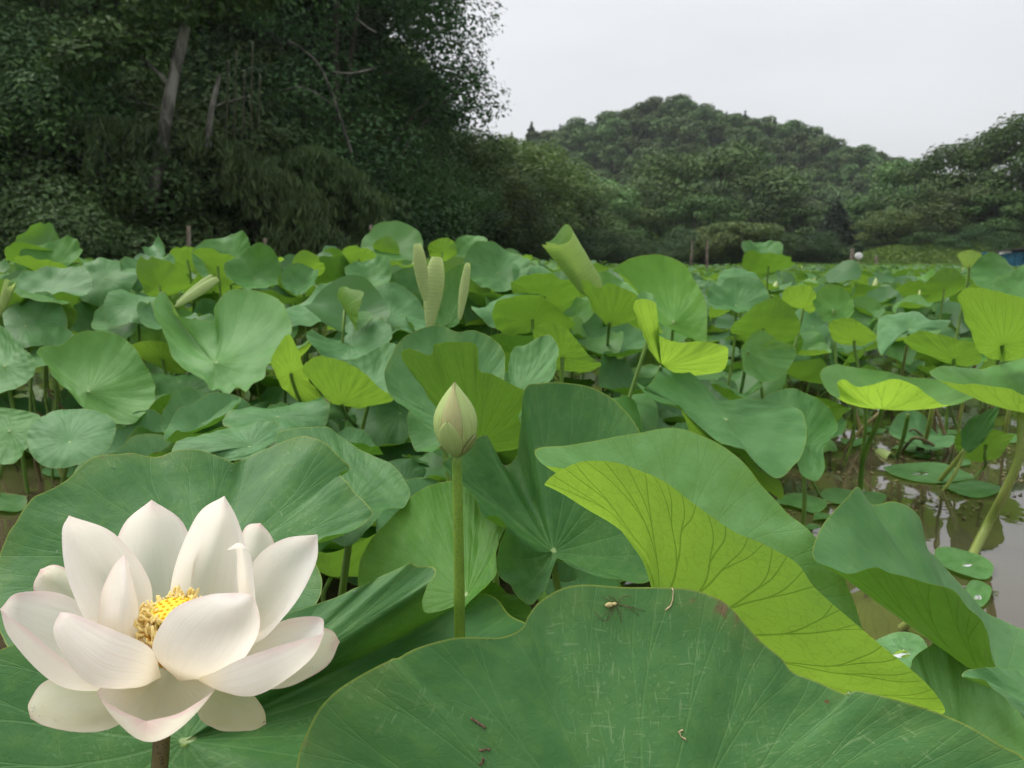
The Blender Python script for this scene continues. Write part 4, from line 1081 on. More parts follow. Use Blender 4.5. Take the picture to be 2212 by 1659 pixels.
hero_leaf('yellow-green flank behind the smooth bright round leaf', (350, 775, 2.5), [
    (280, 750), (330, 735), (370, 745), (410, 790), (380, 805), (330, 790)], n=U, sag=0.05, color=(0.65, 0.2, 0.1))

# rolled young leaves
def roll_sheet(a, b, r0, r1, turns, seed, side, nl=26, nt=40, gap=0.12, flatten=1.0, arc0=0.0, opened=False):
    """Spiral roll of a young leaf along the axis a -> b."""
    a, b = np.asarray(a), np.asarray(b)
    ax = b - a; L = np.linalg.norm(ax); ax = ax / L
    e1 = np.cross(ax, side); e1 /= np.linalg.norm(e1); e2 = np.cross(ax, e1)
    f = sines(seed, 5, 1, 6)
    t = np.linspace(0, 1, nl); s = np.linspace(0, 1, nt)
    prof = np.sin(math.pi * np.clip(t * 0.90 + 0.05, 0, 1)) ** 0.5
    if opened: prof = np.clip(t * 3.2 + 0.12, 0, 1) ** 0.6
    g = np.zeros((nl, nt, 3))
    for i, tt in enumerate(t):
        rad = (r0 * (1 - tt) + r1 * tt) * prof[i] * (1 + 0.06 * f(tt * 5))
        ang = arc0 + s * turns * 6.2832
        rr = rad * (1 - gap * s)
        te = tt * (1 + (0.07 * np.sin(ang) + 0.05 * np.sin(2 * ang + 1)) * tt ** 3) if opened else tt
        g[i] = a + ax * L * np.broadcast_to(te, ang.shape)[:, None] + (np.cos(ang) * rr)[:, None] * e1 * flatten + (np.sin(ang) * rr)[:, None] * e2 * (1.0 if opened else 0.55)
    co = g.reshape(-1, 3)
    i, j = np.meshgrid(np.arange(nl - 1), np.arange(nt - 1), indexing='ij')
    q = np.stack([i * nt + j, i * nt + j + 1, (i + 1) * nt + j + 1, (i + 1) * nt + j], -1).reshape(-1, 4)
    pu = np.stack([s[j] * 0.2 + 0.3 + 0 * i, np.broadcast_to(t[i], j.shape) * 0.9 + 0.05], -1)
    def uvf(ii, jj): return np.stack([t[ii] * 0.9, np.abs(s[jj] - 0.0) * 0.75 + 0.2], -1)
    pol = np.stack([uvf(i, j), uvf(i, j + 1), uvf(i + 1, j + 1), uvf(i + 1, j)], 2).reshape(-1, 2)
    fl_ = np.stack([pol[:, 1] * np.cos(pol[:, 0] * 6.28), pol[:, 1] * np.sin(pol[:, 0] * 6.28)], 1)
    return co, q, pol, fl_
def young_leaf(label, rolls, foot, color, group='young rolled lotus leaves', blade=None, smids=None):
    P0 = at(*rolls[0][0]); ft = np.array([*(on_water(*foot)[:2] if foot else P0[:2]), -0.06])
    base = np.array([ft[0], ft[1], 0.0])
    t = thing('lotus_leaf', label, 'lotus leaf', base, group)
    for k, (pa, pb, r0, r1, turns, seed, arc) in enumerate(rolls):
        co, q, pol, fl_ = roll_sheet(at(*pa), at(*pb), r0, r1, turns, seed, np.array([0, -1.0, 0.1]), arc0=arc, opened=len(rolls) == 1, gap=0.30 if len(rolls) == 1 else 0.12)
        me = mesh_np('roll', co - base, q, M['leaf'], True, {'polar': pol, 'flat': fl_})
        nv_ = np.zeros(len(me.polygons) * 3, np.float32); me.polygons.foreach_get('normal', nv_); cv_ = np.zeros(len(me.polygons) * 3, np.float32); me.polygons.foreach_get('center', cv_)
        a_, b_ = at(*pa) - base, at(*pb) - base; ax_ = (b_ - a_) / np.linalg.norm(b_ - a_); rel = cv_.reshape(-1, 3) - a_; rel = rel - (rel @ ax_)[:, None] * ax_
        if np.sum(nv_.reshape(-1, 3) * rel) > 0: me.flip_normals()
        o = link('rolled_blade', me, t); o.color = (*color, 0.5)
    if blade:
        c, g, u, r, flip = rim_leaf('blade', *blade[:2], n=blade[2], sag=0.08, seed=9, nth=100, nr=20)
        o = link('blade', polar_mesh('blade', g - base, c - base, M['leaf'], u, r, flip), t); o.color = (*blade[3], 1)
    A = Acc(); path = stalk_path(P0, ft, 0.05, 3) - base
    A.tube(path, np.full(len(path), 0.006), 8); link('stalk', A.mesh('stalk', M['stalk']), t)
    return t
young_leaf('thick pale green rolled leaf leaning left above the centre rows', [((1300, 650, 2.3), (1206, 512, 2.3), 0.036, 0.054, 1.25, 4, 2.6)], (1290, 900), (0.80, 0.0, 0.915))
young_leaf('pale furled leaf like a trident of rolls, above the bud', [((928, 712, 1.95), (944, 556, 1.98), 0.018, 0.034, 1.4, 6, 0.5), ((919, 650, 1.90), (902, 526, 1.90), 0.013, 0.021, 1.4, 7, 0.5), ((993, 690, 1.9), (1011, 568, 1.92), 0.010, 0.014, 1.4, 8, 0.5)],
           (965, 900), (0.9, 0.0, 1.0), blade=((965, 700, 2.0), [(945, 605), (975, 580), (1012, 566), (1015, 590), (1003, 640), (995, 690), (975, 708), (945, 708), (932, 690), (938, 650)], (0.0, -0.9, 0.35), (0.4, 0.05, 0.3)))
young_leaf('thin furled leaf pointing up right behind the large cupped leaf', [((380, 662, 2.5), (470, 602, 2.6), 0.012, 0.022, 1.4, 11, 0.4), ((382, 655, 2.52), (458, 595, 2.62), 0.009, 0.014, 1.4, 12, 0.4)], (400, 850), (0.85, 0.0, 0.97))
young_leaf('slim rolled leaf spike at the left edge of the rows', [((0, 680, 2.4), (22, 610, 2.4), 0.012, 0.018, 1.3, 15, 0.4)], (0, 900), (0.75, 0.0, 0.95))
young_leaf('small furled leaf lying on the water by the umbrella leaf stalk', [((1895, 973, 2.75), (1925, 990, 2.62), 0.02, 0.022, 1.4, 17, 0.4)], (1898, 982), (0.75, 0.0, 0.97))
# ------------------------------------------------------------------ the open flower
F0 = 0.57
def z1(x, y, d): return at(x * 0.38542, 1019.6 + y * 0.38542, F0 + d)
ft_f = at(345, 1640, F0)
flower = thing('lotus_flower', 'open white lotus flower with yellow centre and pinkish petal tips', 'flower', (ft_f[0], ft_f[1], 0))
fbase = np.array([ft_f[0], ft_f[1], 0.0])
def petal_grid(Lp, Mp, Rp, base, tip, nu=25, nv=36, seed=1, ruffle=0.0008):
    st = np.array([0, 0.27, 0.58, 0.86, 1.0])
    L = np.array([z1(*p) for p in [base] + Lp + [tip]]); Mm = np.array([z1(*p) for p in [base] + Mp + [tip]]); Rr = np.array([z1(*p) for p in [base] + Rp + [tip]])
    v = 1 - (1 - np.linspace(0, 1, nv)) ** 1.35
    T = st
    cl, cm, cr = (catmull_at(X, T, v, False) for X in (L, Mm, Rr))
    # keep the base narrow and the tip pointed
    u = np.linspace(-1, 1, nu)[None, :, None]
    g = cl[:, None] * (u * (u - 1) / 2) + cm[:, None] * (1 - u * u) + cr[:, None] * (u * (u + 1) / 2)
    f = sines(seed, 5, 1, 5)
    nn = np.cross(np.gradient(g, axis=0), np.gradient(g, axis=1)); nn /= np.linalg.norm(nn, axis=2)[..., None] + 1e-12
    vv = v[:, None]; uu = np.linspace(-1, 1, nu)[None, :]
    g = g + nn * (ruffle * (f(vv * 4 + uu * 1.5) * (0.3 + uu * uu) * np.sin(np.pi * vv) * 2))[..., None]
    return g, v
def grid_mesh(name, g, v, mat, uvname='petal'):
    nv, nu, _ = g.shape
    i, j = np.meshgrid(np.arange(nv - 1), np.arange(nu - 1), indexing='ij')
    q = np.stack([i * nu + j, i * nu + j + 1, (i + 1) * nu + j + 1, (i + 1) * nu + j], -1).reshape(-1, 4)
    uu = np.linspace(0, 1, nu)
    def w(a, b): return np.stack([uu[b], v[a]], -1)
    uv = np.stack([w(i, j), w(i, j + 1), w(i + 1, j + 1), w(i + 1, j)], 2).reshape(-1, 2)
    return mesh_np(name, g.reshape(-1, 3), q, mat, True, {uvname: uv})
PETALS = [
    # name, base, tip, L, M, R, greenish, pink, label
    ('back', (930, 1000, .03), (850, 155, .085), [(790, 820, .05), (655, 520, .06), (692, 300, .072)], [(900, 760, .07), (865, 500, .092), (852, 290, .095)], [(1030, 800, .05), (1090, 520, .065), (1030, 285, .077)], 0.0, 0.5, None),
    ('far right', (1050, 1000, .05), (1460, 285, .11), [(1200, 800, .08), (1300, 500, .09), (1370, 312, .10)], [(1250, 800, .10), (1400, 520, .112), (1450, 350, .115)], [(1400, 850, .08), (1560, 610, .09), (1535, 390, .10)], 0.15, 0.9, None),
    ('far left', (850, 1000, .03), (225, 545, .06), [(600, 920, .04), (345, 800, .04), (190, 665, .04)], [(620, 860, .06), (400, 710, .07), (262, 600, .07)], [(640, 800, .06), (450, 600, .07), (320, 522, .07)], 0.55, 1.0, None),
    ('big left', (870, 1010, .01), (385, 243, .035), [(560, 930, -.01), (398, 640, -.02), (345, 350, .005)], [(720, 850, .03), (560, 590, .048), (435, 370, .045)], [(850, 860, .015), (835, 610, .028), (640, 345, .04)], 0.0, 0.25, None),
    ('upright right', (1010, 1000, .03), (1258, 133, .06), [(945, 820, .02), (980, 540, .028), (1105, 240, .047)], [(1130, 800, .05), (1185, 530, .078), (1240, 290, .082)], [(1360, 850, .02), (1410, 590, .018), (1340, 285, .047)], 0.0, 0.2, None),
    ('curled', (1180, 1000, .02), (1268, 436, -.006), [(1310, 850, .0), (1325, 610, .0), (1325, 445, .003)], [(1370, 840, .012), (1378, 590, .014), (1352, 405, .008)], [(1405, 830, .0), (1415, 600, .0), (1385, 440, -.004)], 0.0, 0.1, 'petal with its tip curled over'),
    ('right', (1100, 1060, .02), (1781, 350, .05), [(1330, 820, .05), (1415, 515, .058), (1580, 378, .06)], [(1360, 910, .035), (1540, 690, .05), (1700, 470, .058)], [(1395, 975, .0), (1610, 800, .0), (1765, 520, .026)], 0.0, 0.35, None),
    ('left', (880, 1120, .0), (0, 768, -.01), [(590, 1140, -.02), (395, 1075, -.03), (130, 868, -.026)], [(640, 1200, .0), (315, 1160, -.006), (62, 930, -.006)], [(700, 950, .03), (390, 700, .04), (110, 675, .03)], 0.05, 0.6, None),
    ('inner left', (860, 1060, .0), (695, 460, .0), [(590, 940, .0), (552, 770, .0), (615, 560, .0)], [(680, 900, -.03), (675, 720, -.03), (690, 555, -.015)], [(765, 940, -.01), (772, 745, -.01), (726, 530, .0)], 0.0, 0.45, None),
    ('right back low', (1100, 1140, .02), (1905, 950, .03), [(1350, 1000, .06), (1650, 865, .07), (1845, 882, .05)], [(1350, 1150, .02), (1600, 1100, .03), (1810, 1000, .035)], [(1350, 1215, .0), (1630, 1195, .0), (1830, 1090, .012)], 0.75, 0.8, None),
    ('bottom left', (860, 1160, .0), (170, 1382, -.03), [(650, 1165, .02), (295, 1160, .02), (165, 1285, .0)], [(620, 1300, .0), (380, 1345, -.01), (215, 1365, -.02)], [(700, 1390, -.03), (480, 1458, -.04), (270, 1428, -.035)], 0.85, 0.5, None),
    ('bottom right', (1050, 1170, .0), (1492, 1412, -.02), [(1230, 1190, .03), (1390, 1225, .03), (1478, 1330, .01)], [(1200, 1300, .01), (1320, 1380, .0), (1440, 1420, -.01)], [(1120, 1375, -.01), (1225, 1445, -.02), (1400, 1450, -.02)], 1.0, 0.3, None),
    ('front left', (905, 1150, -.02), (336, 785, -.045), [(800, 1100, .0), (490, 1000, .0), (335, 850, -.02)], [(760, 1205, -.05), (500, 1180, -.062), (312, 930, -.055)], [(845, 990, -.045), (650, 890, -.055), (425, 800, -.05)], 0.0, 0.45, None),
    ('front right', (1080, 1150, -.02), (1816, 905, -.02), [(1300, 1000, .02), (1570, 840, .03), (1790, 812, .012)], [(1260, 1220, -.045), (1470, 1235, -.05), (1730, 1060, -.04)], [(1180, 1130, -.05), (1380, 1035, -.06), (1650, 950, -.05)], 0.0, 0.6, None),
    ('bottom front', (945, 1085, .012), (820, 1397, -.105), [(690, 1165, -.015), (548, 1225, -.055), (650, 1325, -.09)], [(910, 1360, -.03), (860, 1490, -.06), (835, 1505, -.092)], [(1140, 1165, -.015), (1212, 1205, -.05), (1030, 1340, -.09)], 0.40, 0.9, None),
    ('front', (1000, 1172, -.02), (1310, 676, -.05), [(855, 1010, -.04), (945, 795, -.05), (1150, 695, -.056)], [(1080, 1090, -.052), (1205, 920, -.068), (1290, 760, -.066)], [(1280, 1120, -.04), (1450, 900, -.045), (1425, 705, -.055)], 0.0, 0.4, None),
]
PET_G = {}
for k, (nm, ba, ti, Lp, Mp, Rp, gr, pk, lab) in enumerate(PETALS):
    g, v = petal_grid(Lp, Mp, Rp, ba, ti, seed=100 + k)
    PET_G[nm] = g
    o = link('petal', grid_mesh('petal', g - fbase, v, M['petal']), flower)
    o.color = (gr, pk, 0, 1)
    if lab: o['label'] = lab
# receptacle
top = z1(975, 768, 0.0); bot = z1(930, 1085, .0)
axis = top - bot; hgt = np.linalg.norm(axis); axis /= hgt
axis = axis * 0.9 + np.array([-0.10, -0.16, 0.05]); axis /= np.linalg.norm(axis)
bot = top - axis * hgt
e1 = np.cross(axis, [0, 1.0, 0]); e1 /= np.linalg.norm(e1); e2 = np.cross(axis, e1)
def lathe(c, prof, n=40):
    th = np.linspace(0, 6.2832, n, endpoint=False)
    co = np.concatenate([c + axis * h + r * (np.cos(th)[:, None] * e1 + np.sin(th)[:, None] * e2) for r, h in prof])
    i, j = np.meshgrid(np.arange(len(prof) - 1), np.arange(n), indexing='ij')
    return co, np.stack([i * n + j, i * n + (j + 1) % n, (i + 1) * n + (j + 1) % n, (i + 1) * n + j], -1).reshape(-1, 4)
RT = 0.0172
co, q = lathe(bot, [(0.007, 0), (0.009, hgt * 0.3), (0.013, hgt * 0.7), (RT * 0.98, hgt * 0.93), (RT, hgt * 0.985), (RT * 0.95, hgt), (RT * 0.80, hgt * 1.004), (RT * .5, hgt * 1.012), (0.0004, hgt * 1.016)])
mi = np.zeros(len(q), int); mi[: 40 * 5] = 1
rec = link('receptacle', mesh_np('receptacle', co - fbase, q, [M['carpel'], M['carpel_rim']], True, None, mi), flower)
pis = []
for ring, (rr, n) in enumerate([(0.0, 1), (0.27, 5), (0.52, 10), (0.76, 15)]):
    for k in range(n): pis.append((rr, 6.2832 * (k + 0.4 * ring) / n))
A = Acc()
ph = np.linspace(0, 6.2832, 8, endpoint=False)
pco = np.concatenate([np.stack([0.0012 * s * np.cos(ph), 0.0012 * s * np.sin(ph), np.full(8, z)], 1) for s, z in [(1.0, 0), (1.1, 0.0006), (0.75, 0.0011)]] + [np.array([[0, 0, 0.0013]])])
pq = [(i * 8 + j, i * 8 + (j + 1) % 8, (i + 1) * 8 + (j + 1) % 8, (i + 1) * 8 + j) for i in range(2) for j in range(8)]
ptri = [(16 + j, 16 + (j + 1) % 8, 24) for j in range(8)]
A.add(pco, pq, ptri); pm = A.mesh('pistil', M['pistil'])
rotm = Matrix(np.stack([e1, e2, axis], 1).tolist()).to_4x4()
for rr, th in pis:
    p = bot + axis * hgt * 1.006 + RT * rr * (math.cos(th) * e1 + math.sin(th) * e2)
    o = link('pistil', pm, rec); o.matrix_local = Matrix.Translation(Vector(p - fbase)) @ rotm
# stamens, a few shapes shared by all
rs = np.random.RandomState(12)
SM = []
for k in range(7):
    A = Acc(); L = 0.034; out = 0.0025 + 0.0015 * k
    path = catmull([(0, 0, 0), (out * 0.35, 0, L * 0.4), (out * 0.8, 0.001 * (k - 3), L * 0.75), (out, 0.0006 * (k - 3), L)], 8)
    A.tube(path, np.full(8, 0.00042), 5, 0)
    b = path[-1]; dirn = np.array([0.5 - 0.30 * (k % 4), 0.25 * (k % 3 - 1), 0.8 - 0.3 * (k % 3)]); dirn /= np.linalg.norm(dirn)
    tt = np.linspace(0, 1, 7)
    A.tube(b + dirn * 0.0088 * tt[:, None] + np.stack([0.0012 * np.sin(tt * 3), 0 * tt, 0 * tt], 1), 0.0013 * np.sin(np.pi * np.clip(tt * 0.86 + 0.08, 0, 1)) ** 0.5, 7, 1)
    SM.append(A.mesh('stamen', [M['filament'], M['anther']]))
n_st = 300
for k in range(n_st):
    th = 6.2832 * (k + rs.uniform(-0.4, 0.4)) / n_st * 3.0
    ring = k % 3
    r0 = 0.0088 + 0.0026 * ring
    h0 = hgt * (0.06 + 0.20 * (2 - ring) / 2) + rs.normal() * 0.001
    p = bot + axis * h0 + r0 * (math.cos(th) * e1 + math.sin(th) * e2)
    o = link('stamen', SM[rs.randint(7)], flower)
    er = math.cos(th) * e1 + math.sin(th) * e2; et = np.cross(axis, er)
    tl = rs.normal() * 0.09 + 0.05
    zz = axis * math.cos(tl) + er * math.sin(tl); xx = er * math.cos(tl) - axis * math.sin(tl)
    m = Matrix(np.stack([xx, et, zz], 1).tolist()).to_4x4()
    s = rs.uniform(0.74, 1.02) * (1.0 + 0.05 * ring)
    o.matrix_local = Matrix.Translation(Vector(p - fbase)) @ m @ Matrix.Scale(s, 4)
A = Acc()
pb = z1(942, 1170, .014)
path = catmull([pb, z1(912, 1420, .008), z1(897, 1640, .002), at(330, 1900, .56), np.array([fbase[0], fbase[1], -0.06])], 24)
A.tube(path - fbase, np.linspace(0.0068, 0.0062, 24), 12)
link('stalk', A.mesh('flower_stalk', M['stalk_brown']), flower)

# drops on petals (too small to pick apart)
def drops_on(name, grid, parent, base, n, rmin, rmax, seed, vr=(0.4, 0.9), ur=(0.1, 0.9), side=1.0):
    rs = np.random.RandomState(seed)
    A = Acc()
    nv, nu, _ = grid.shape
    nn = np.cross(np.gradient(grid, axis=0), np.gradient(grid, axis=1)); nn /= np.linalg.norm(nn, axis=2)[..., None] + 1e-12
    for _ in range(n):
        i = int(rs.uniform(*vr) * (nv - 1)); j = int(rs.uniform(*ur) * (nu - 1))
        p = grid[i, j] + rs.normal(size=3) * 0.0006; m = nn[i, j]
        if m[2] < 0: m = -m
        m = m * side
        a = np.cross(m, [1.0, 0.2, 0]); a /= np.linalg.norm(a); b = np.cross(m, a)
        r = rs.uniform(rmin, rmax)
        prof = [(1.0, -0.05), (0.98, 0.25), (0.75, 0.52), (0.4, 0.68), (0.02, 0.74)]
        th = np.linspace(0, 6.2832, 9, endpoint=False)
        co = np.concatenate([p + m * r * h + r * s * (np.cos(th)[:, None] * a * rs.uniform(0.9, 1.15) + np.sin(th)[:, None] * b) for s, h in prof])
        q = [(k * 9 + s, k * 9 + (s + 1) % 9, (k + 1) * 9 + (s + 1) % 9, (k + 1) * 9 + s) for k in range(4) for s in range(9)]
        A.add(co, q)
    o = link(name, A.mesh(name, M['drop']), parent)
    o['kind'] = 'stuff'
    return o
drops_on('water_drops', PET_G['bottom left'] - fbase, flower, fbase, 14, .0005, .0014, 3, (0.35, 0.85), (0.1, 0.85))
drops_on('water_drops', PET_G['right back low'] - fbase, flower, fbase, 24, .0004, .0011, 4, (0.45, 0.9), (0.5, 0.95))
drops_on('water_drops', PET_G['far left'] - fbase, flower, fbase, 8, .0006, .0016, 5, (0.5, 0.9), (0.2, 0.9))
drops_on('water_drops', PET_G['left'] - fbase, flower, fbase, 6, .0005, .001, 6, (0.5, 0.9), (0.5, 0.9))

# ------------------------------------------------------------------ the bud
BD = 0.80
def z6(x, y, d=0.0): return at((1000 + x / 6.381) / 1.1573, (920 + y / 6.381) / 1.1573, BD + d)
btop, bbot = z6(872, 205), z6(905, 1398)
baxis = btop - bbot; bh = np.linalg.norm(baxis); baxis /= bh
px_m = np.linalg.norm(z6(1000, 800) - z6(0, 800)) / 1000.0
PROF = [(0.0, 0.10), (0.02, 0.235), (0.08, 0.50), (0.16, 0.72), (0.27, 0.90), (0.38, 0.985), (0.46, 1.0), (0.56, 0.95), (0.67, 0.80), (0.78, 0.58), (0.88, 0.335), (0.95, 0.14), (1.0, 0.015)]
bt = np.array([p[0] for p in PROF]); br_ = np.array([p[1] for p in PROF]) * 345 * px_m
be1 = np.array([1.0, 0, 0]); be1 -= baxis * np.dot(be1, baxis); be1 /= np.linalg.norm(be1)
be2 = np.cross(be1, baxis)          # towards the camera is -be2 or be2
if be2[1] > 0: be2 = -be2
def brad(t): return catmull_at(np.stack([br_, br_, br_], 1), bt, np.clip(t, 0, 1), False)[:, 0]
def bpt(t, phi, off=0.0):
    t = np.atleast_1d(t); phi = np.atleast_1d(phi)
    r = brad(t) + off
    bendx = -0.0004 * np.sin(t * 3)
    return bbot + baxis * (t * bh)[:, None] + (r * np.sin(phi) + bendx)[:, None] * be1 + (r * np.cos(phi))[:, None] * be2
bft = np.array([bbot[0], bbot[1] + 0.02, -0.06]); bb = np.array([bft[0], bft[1], 0.0])
budt = thing('lotus_bud', 'closed green lotus bud on a straight stalk in the centre', 'flower bud', bb)
def bud_shell(phi0, wid, t0, t1, off, color, seed=1, lean=0.0, flare=0.0, shape=0.55, tipoff=0.0):
    nv, nu = 30, 19
    v = np.linspace(0, 1, nv); uu = np.linspace(-1, 1, nu)
    g = np.zeros((nv, nu, 3))
    for i, k in enumerate(v):
        half = wid * (np.sin(math.pi * min(1, (1 - k) * 0.5 + 0.001)) ** shape if k > 0.35 else 1.0) * (1.0 if k > 0.35 else 1.0)
        half = wid * (1 - k ** 2.6) ** shape + 0.004
        t = t0 + (t1 - t0) * k
        edge = off * (1 - 0.5 * np.abs(uu) ** 3) + flare * k * k + tipoff * (k > 0.9) * (k - 0.9)
        g[i] = bpt(np.full(nu, t), phi0 + lean * k + uu * half, 0) + ((edge)[:, None] * ((np.sin(phi0 + lean * k + uu * half))[:, None] * be1 + np.cos(phi0 + lean * k + uu * half)[:, None] * be2))
    o = link('bud_petal', grid_mesh('bud_petal', g - bb, v, M['bud']), budt); o.color = (*color, 1)
    return g
# core and the overlapping petals
bud_shell(0.0, 3.14159, 0.0, 0.995, -0.0006, (0.15, 0.0, 0), shape=0.02)
bud_shell(1.15, 1.35, 0.0, 0.985, 0.0004, (0.0, 0.0, 0), 2, -0.55, shape=0.62)
bud_shell(-1.35, 1.25, 0.0, 0.97, 0.0004, (0.02, 0.0, 0), 3, 0.55, shape=0.62)
bud_shell(-0.12, 0.50, 0.30, 0.992, 0.0018, (0.7, 0.0, 0), 4, 0.0, shape=0.55)
bud_shell(2.9, 1.2, 0.0, 0.96, 0.0004, (0.0, 0.0, 0), 5, shape=0.62)
bud_shell(-0.28, 0.78, 0.0, 0.525, 0.0028, (0.0, 0.10, 0), 6, 0.0, shape=0.85)
bud_shell(0.98, 0.55, 0.0, 0.315, 0.0034, (0.1, 0.75, 0), 7, 0.12, flare=0.0006, shape=0.8)
bud_shell(-1.05, 0.75, 0.0, 0.165, 0.0022, (0.2, 0.65, 0), 8, -0.18, flare=0.0026, shape=0.8)
bud_shell(0.2, 0.8, -0.005, 0.035, 0.002, (0.5, 0.5, 0), 9, 0.3, flare=0.001, shape=0.8)
A = Acc()
path = catmull([bbot + baxis * 0.004, at(989, 1100, BD), at(992, 1250, BD), at(993, 1380, BD), bft], 26)
A.tube(path - bb, np.linspace(0.0052, 0.0066, 26) * np.linspace(1.0, 1.05, 26), 14)
link('stalk', A.mesh('bud_stalk', M['stalk_bright']), budt)
A = Acc()
# prickles on the stalk
rs = np.random.RandomState(8)
for _ in range(170):
    k = rs.rand() ** 1.2 * 17; i = int(k); p = path[i] + (path[i + 1] - path[i]) * (k - i); th = rs.rand() * 6.28
    d = np.array([math.cos(th), math.sin(th), 0]); L = 0.0009 + 0.0007 * rs.rand()
    A.tube([p + d * 0.0056, p + d * (0.0060 + L)], [0.0004, 0.0001], 5)
o = link('prickles', A.mesh('prickles', M['stalk']), budt); o['kind'] = 'stuff'
# ------------------------------------------------------------------ the rest of the pond: generic leaves in many shapes
def generic_blade(seed, cup=0.15, wave=0.08, nwave=5, bend=0.0, droop=0.0, ragged=0.016, nth=80, nr=13, fold=0.0, bdir=0.0, saddle=0.17):
    rs = np.random.RandomState(seed)
    u = np.arange(nth) / nth; th = u * 6.2832
    r = np.linspace(0, 1, nr + 1)[1:]
    f = sines(seed, 6, 2, nwave); fr = sines(seed + 1, 8, 6, 28); f3 = sines(seed + 2, 5, 1, 3)
    fh = sines(seed + 3, 7, 7, 17)
    R0 = 1 + 0.05 * f3(th) * 2 + ragged * 2 * fr(th)
    n_ = np.cos(th * 1.0 + rs.rand() * 6.28)
    R0 = R0 - 0.10 * np.exp(-((n_ - 1) / 0.012) ** 2)          # the notch where the lobes meet
    rr = r[:, None] * R0[None]
    x = rr * np.cos(th); y = rr * np.sin(th)
    z = cup * rr ** 1.5 + wave * 2.0 * f(th)[None] * r[:, None] ** 2.2 + 0.20 * fh(th)[None] * r[:, None] ** 4 - droop * rr ** 4 + saddle * (np.cos(2 * th + rs.rand() * 6.28) + 0.6 * np.cos(3 * th + rs.rand() * 6.28))[None] * r[:, None] ** 2.2
    if bend:
        cb, sb = math.cos(bdir), math.sin(bdir)
        xa = x * cb + y * sb; ya = -x * sb + y * cb
        k = bend
        ang = k * np.abs(xa) ** 1.2
        xa2 = np.sign(xa) * np.sin(ang) / k; z = z + (1 - np.cos(ang)) / k
        x = xa2 * cb - ya * sb; y = xa2 * sb + ya * cb
    z = z + 0.010 * r[:, None] * sum(np.sin(a * x + b * y + c_) for a, b, c_ in rs.uniform(-13, 13, (5, 3)))
    g = np.stack([x, y, z], -1)
    return g, u, r
VAR = []
for k, kw in enumerate([
    dict(cup=0.32, wave=0.09, saddle=.16), dict(cup=0.10, wave=0.12), dict(cup=0.46, wave=0.12, nwave=6, saddle=.18), dict(cup=0.05, wave=0.09, droop=0.15), dict(cup=0.10, wave=0.08, bend=1.1),
    dict(cup=0.05, wave=0.10, bend=1.7, bdir=0.6), dict(cup=0.58, wave=0.12, saddle=.2), dict(cup=-0.10, wave=0.09, droop=0.25, ragged=0.03), dict(cup=0.18, wave=0.14, nwave=7, ragged=0.025), dict(cup=0.15, wave=0.07, bend=-1.0, ragged=0.02),
    dict(cup=0.35, wave=0.18, nwave=4, saddle=.2), dict(cup=0.0, wave=0.12, bend=2.2, bdir=1.2)]):
    g, u, r = generic_blade(200 + k * 5, **kw)
    nr_ = grid_normals(g)
    VAR.append((polar_mesh('blade', g, np.array([0, 0, 0.0]), M['leaf'], u, r, np.mean(nr_[..., 2]) < 0), g, u, r))
UNIT_STALKS = []
for k in range(6):
    rs = np.random.RandomState(k + 60)
    A = Acc(); path = catmull([(0, 0, 1), (rs.normal() * 0.03, rs.normal() * 0.03, 0.7), (rs.normal() * 0.10, rs.normal() * 0.10, 0.35), (rs.normal() * 0.12, rs.normal() * 0.12, -0.15)], 10)
    A.tube(path * np.array([0.5, 0.5, 1]), np.full(10, 0.010), 7)
    UNIT_STALKS.append(A.mesh('stalk', M['stalk']))
def generic_leaf(p, Rl, az, tilt, var, color, spin, label, group, zmin=0.0, k=0):
    """Hub at p, tilted by `tilt` so that the upper side leans towards azimuth az."""
    t = thing('lotus_leaf', label, 'lotus leaf', (p[0], p[1], 0), group)
    b = link('blade', VAR[var][0], t)
    nrm = Vector((math.sin(tilt) * math.sin(az), math.sin(tilt) * math.cos(az), math.cos(tilt)))
    b.rotation_mode = 'QUATERNION'
    b.rotation_quaternion = nrm.to_track_quat('Z', 'Y') @ Matrix.Rotation(spin, 3, 'Z').to_quaternion()
    b.location = (0, 0, p[2]); b.scale = (Rl, Rl, Rl); b.color = (*color, 0.3)
    s = link('stalk', UNIT_STALKS[k % 6], t)
    s.scale = (0.46, 0.46, max(0.05, p[2])); s.location = (0, 0, 0.0); s.rotation_euler = (0, 0, spin)
    return t
rs = np.random.RandomState(21)
CAMP = np.array([0, 0, CAM_H])
def rand_color(rs, d):
    y = np.clip(rs.beta(1.2, 2.4) * 0.9 + 0.03, 0, 1)
    return (float(y), float(rs.rand() ** 1.4 * 0.85), float(rs.rand() * 0.75 * (1 - 0.5 * y)))
def az_tilt(rs):
    c = rs.rand()
    if c < 0.42: return math.pi + rs.normal() * 0.7, rs.uniform(0.25, 0.95)      # leaning to the camera
    if c < 0.80: return rs.normal() * 0.9, rs.uniform(0.10, 0.62)                 # leaning away, under side shows
    return rs.rand() * 6.28, rs.uniform(0.05, 0.5)
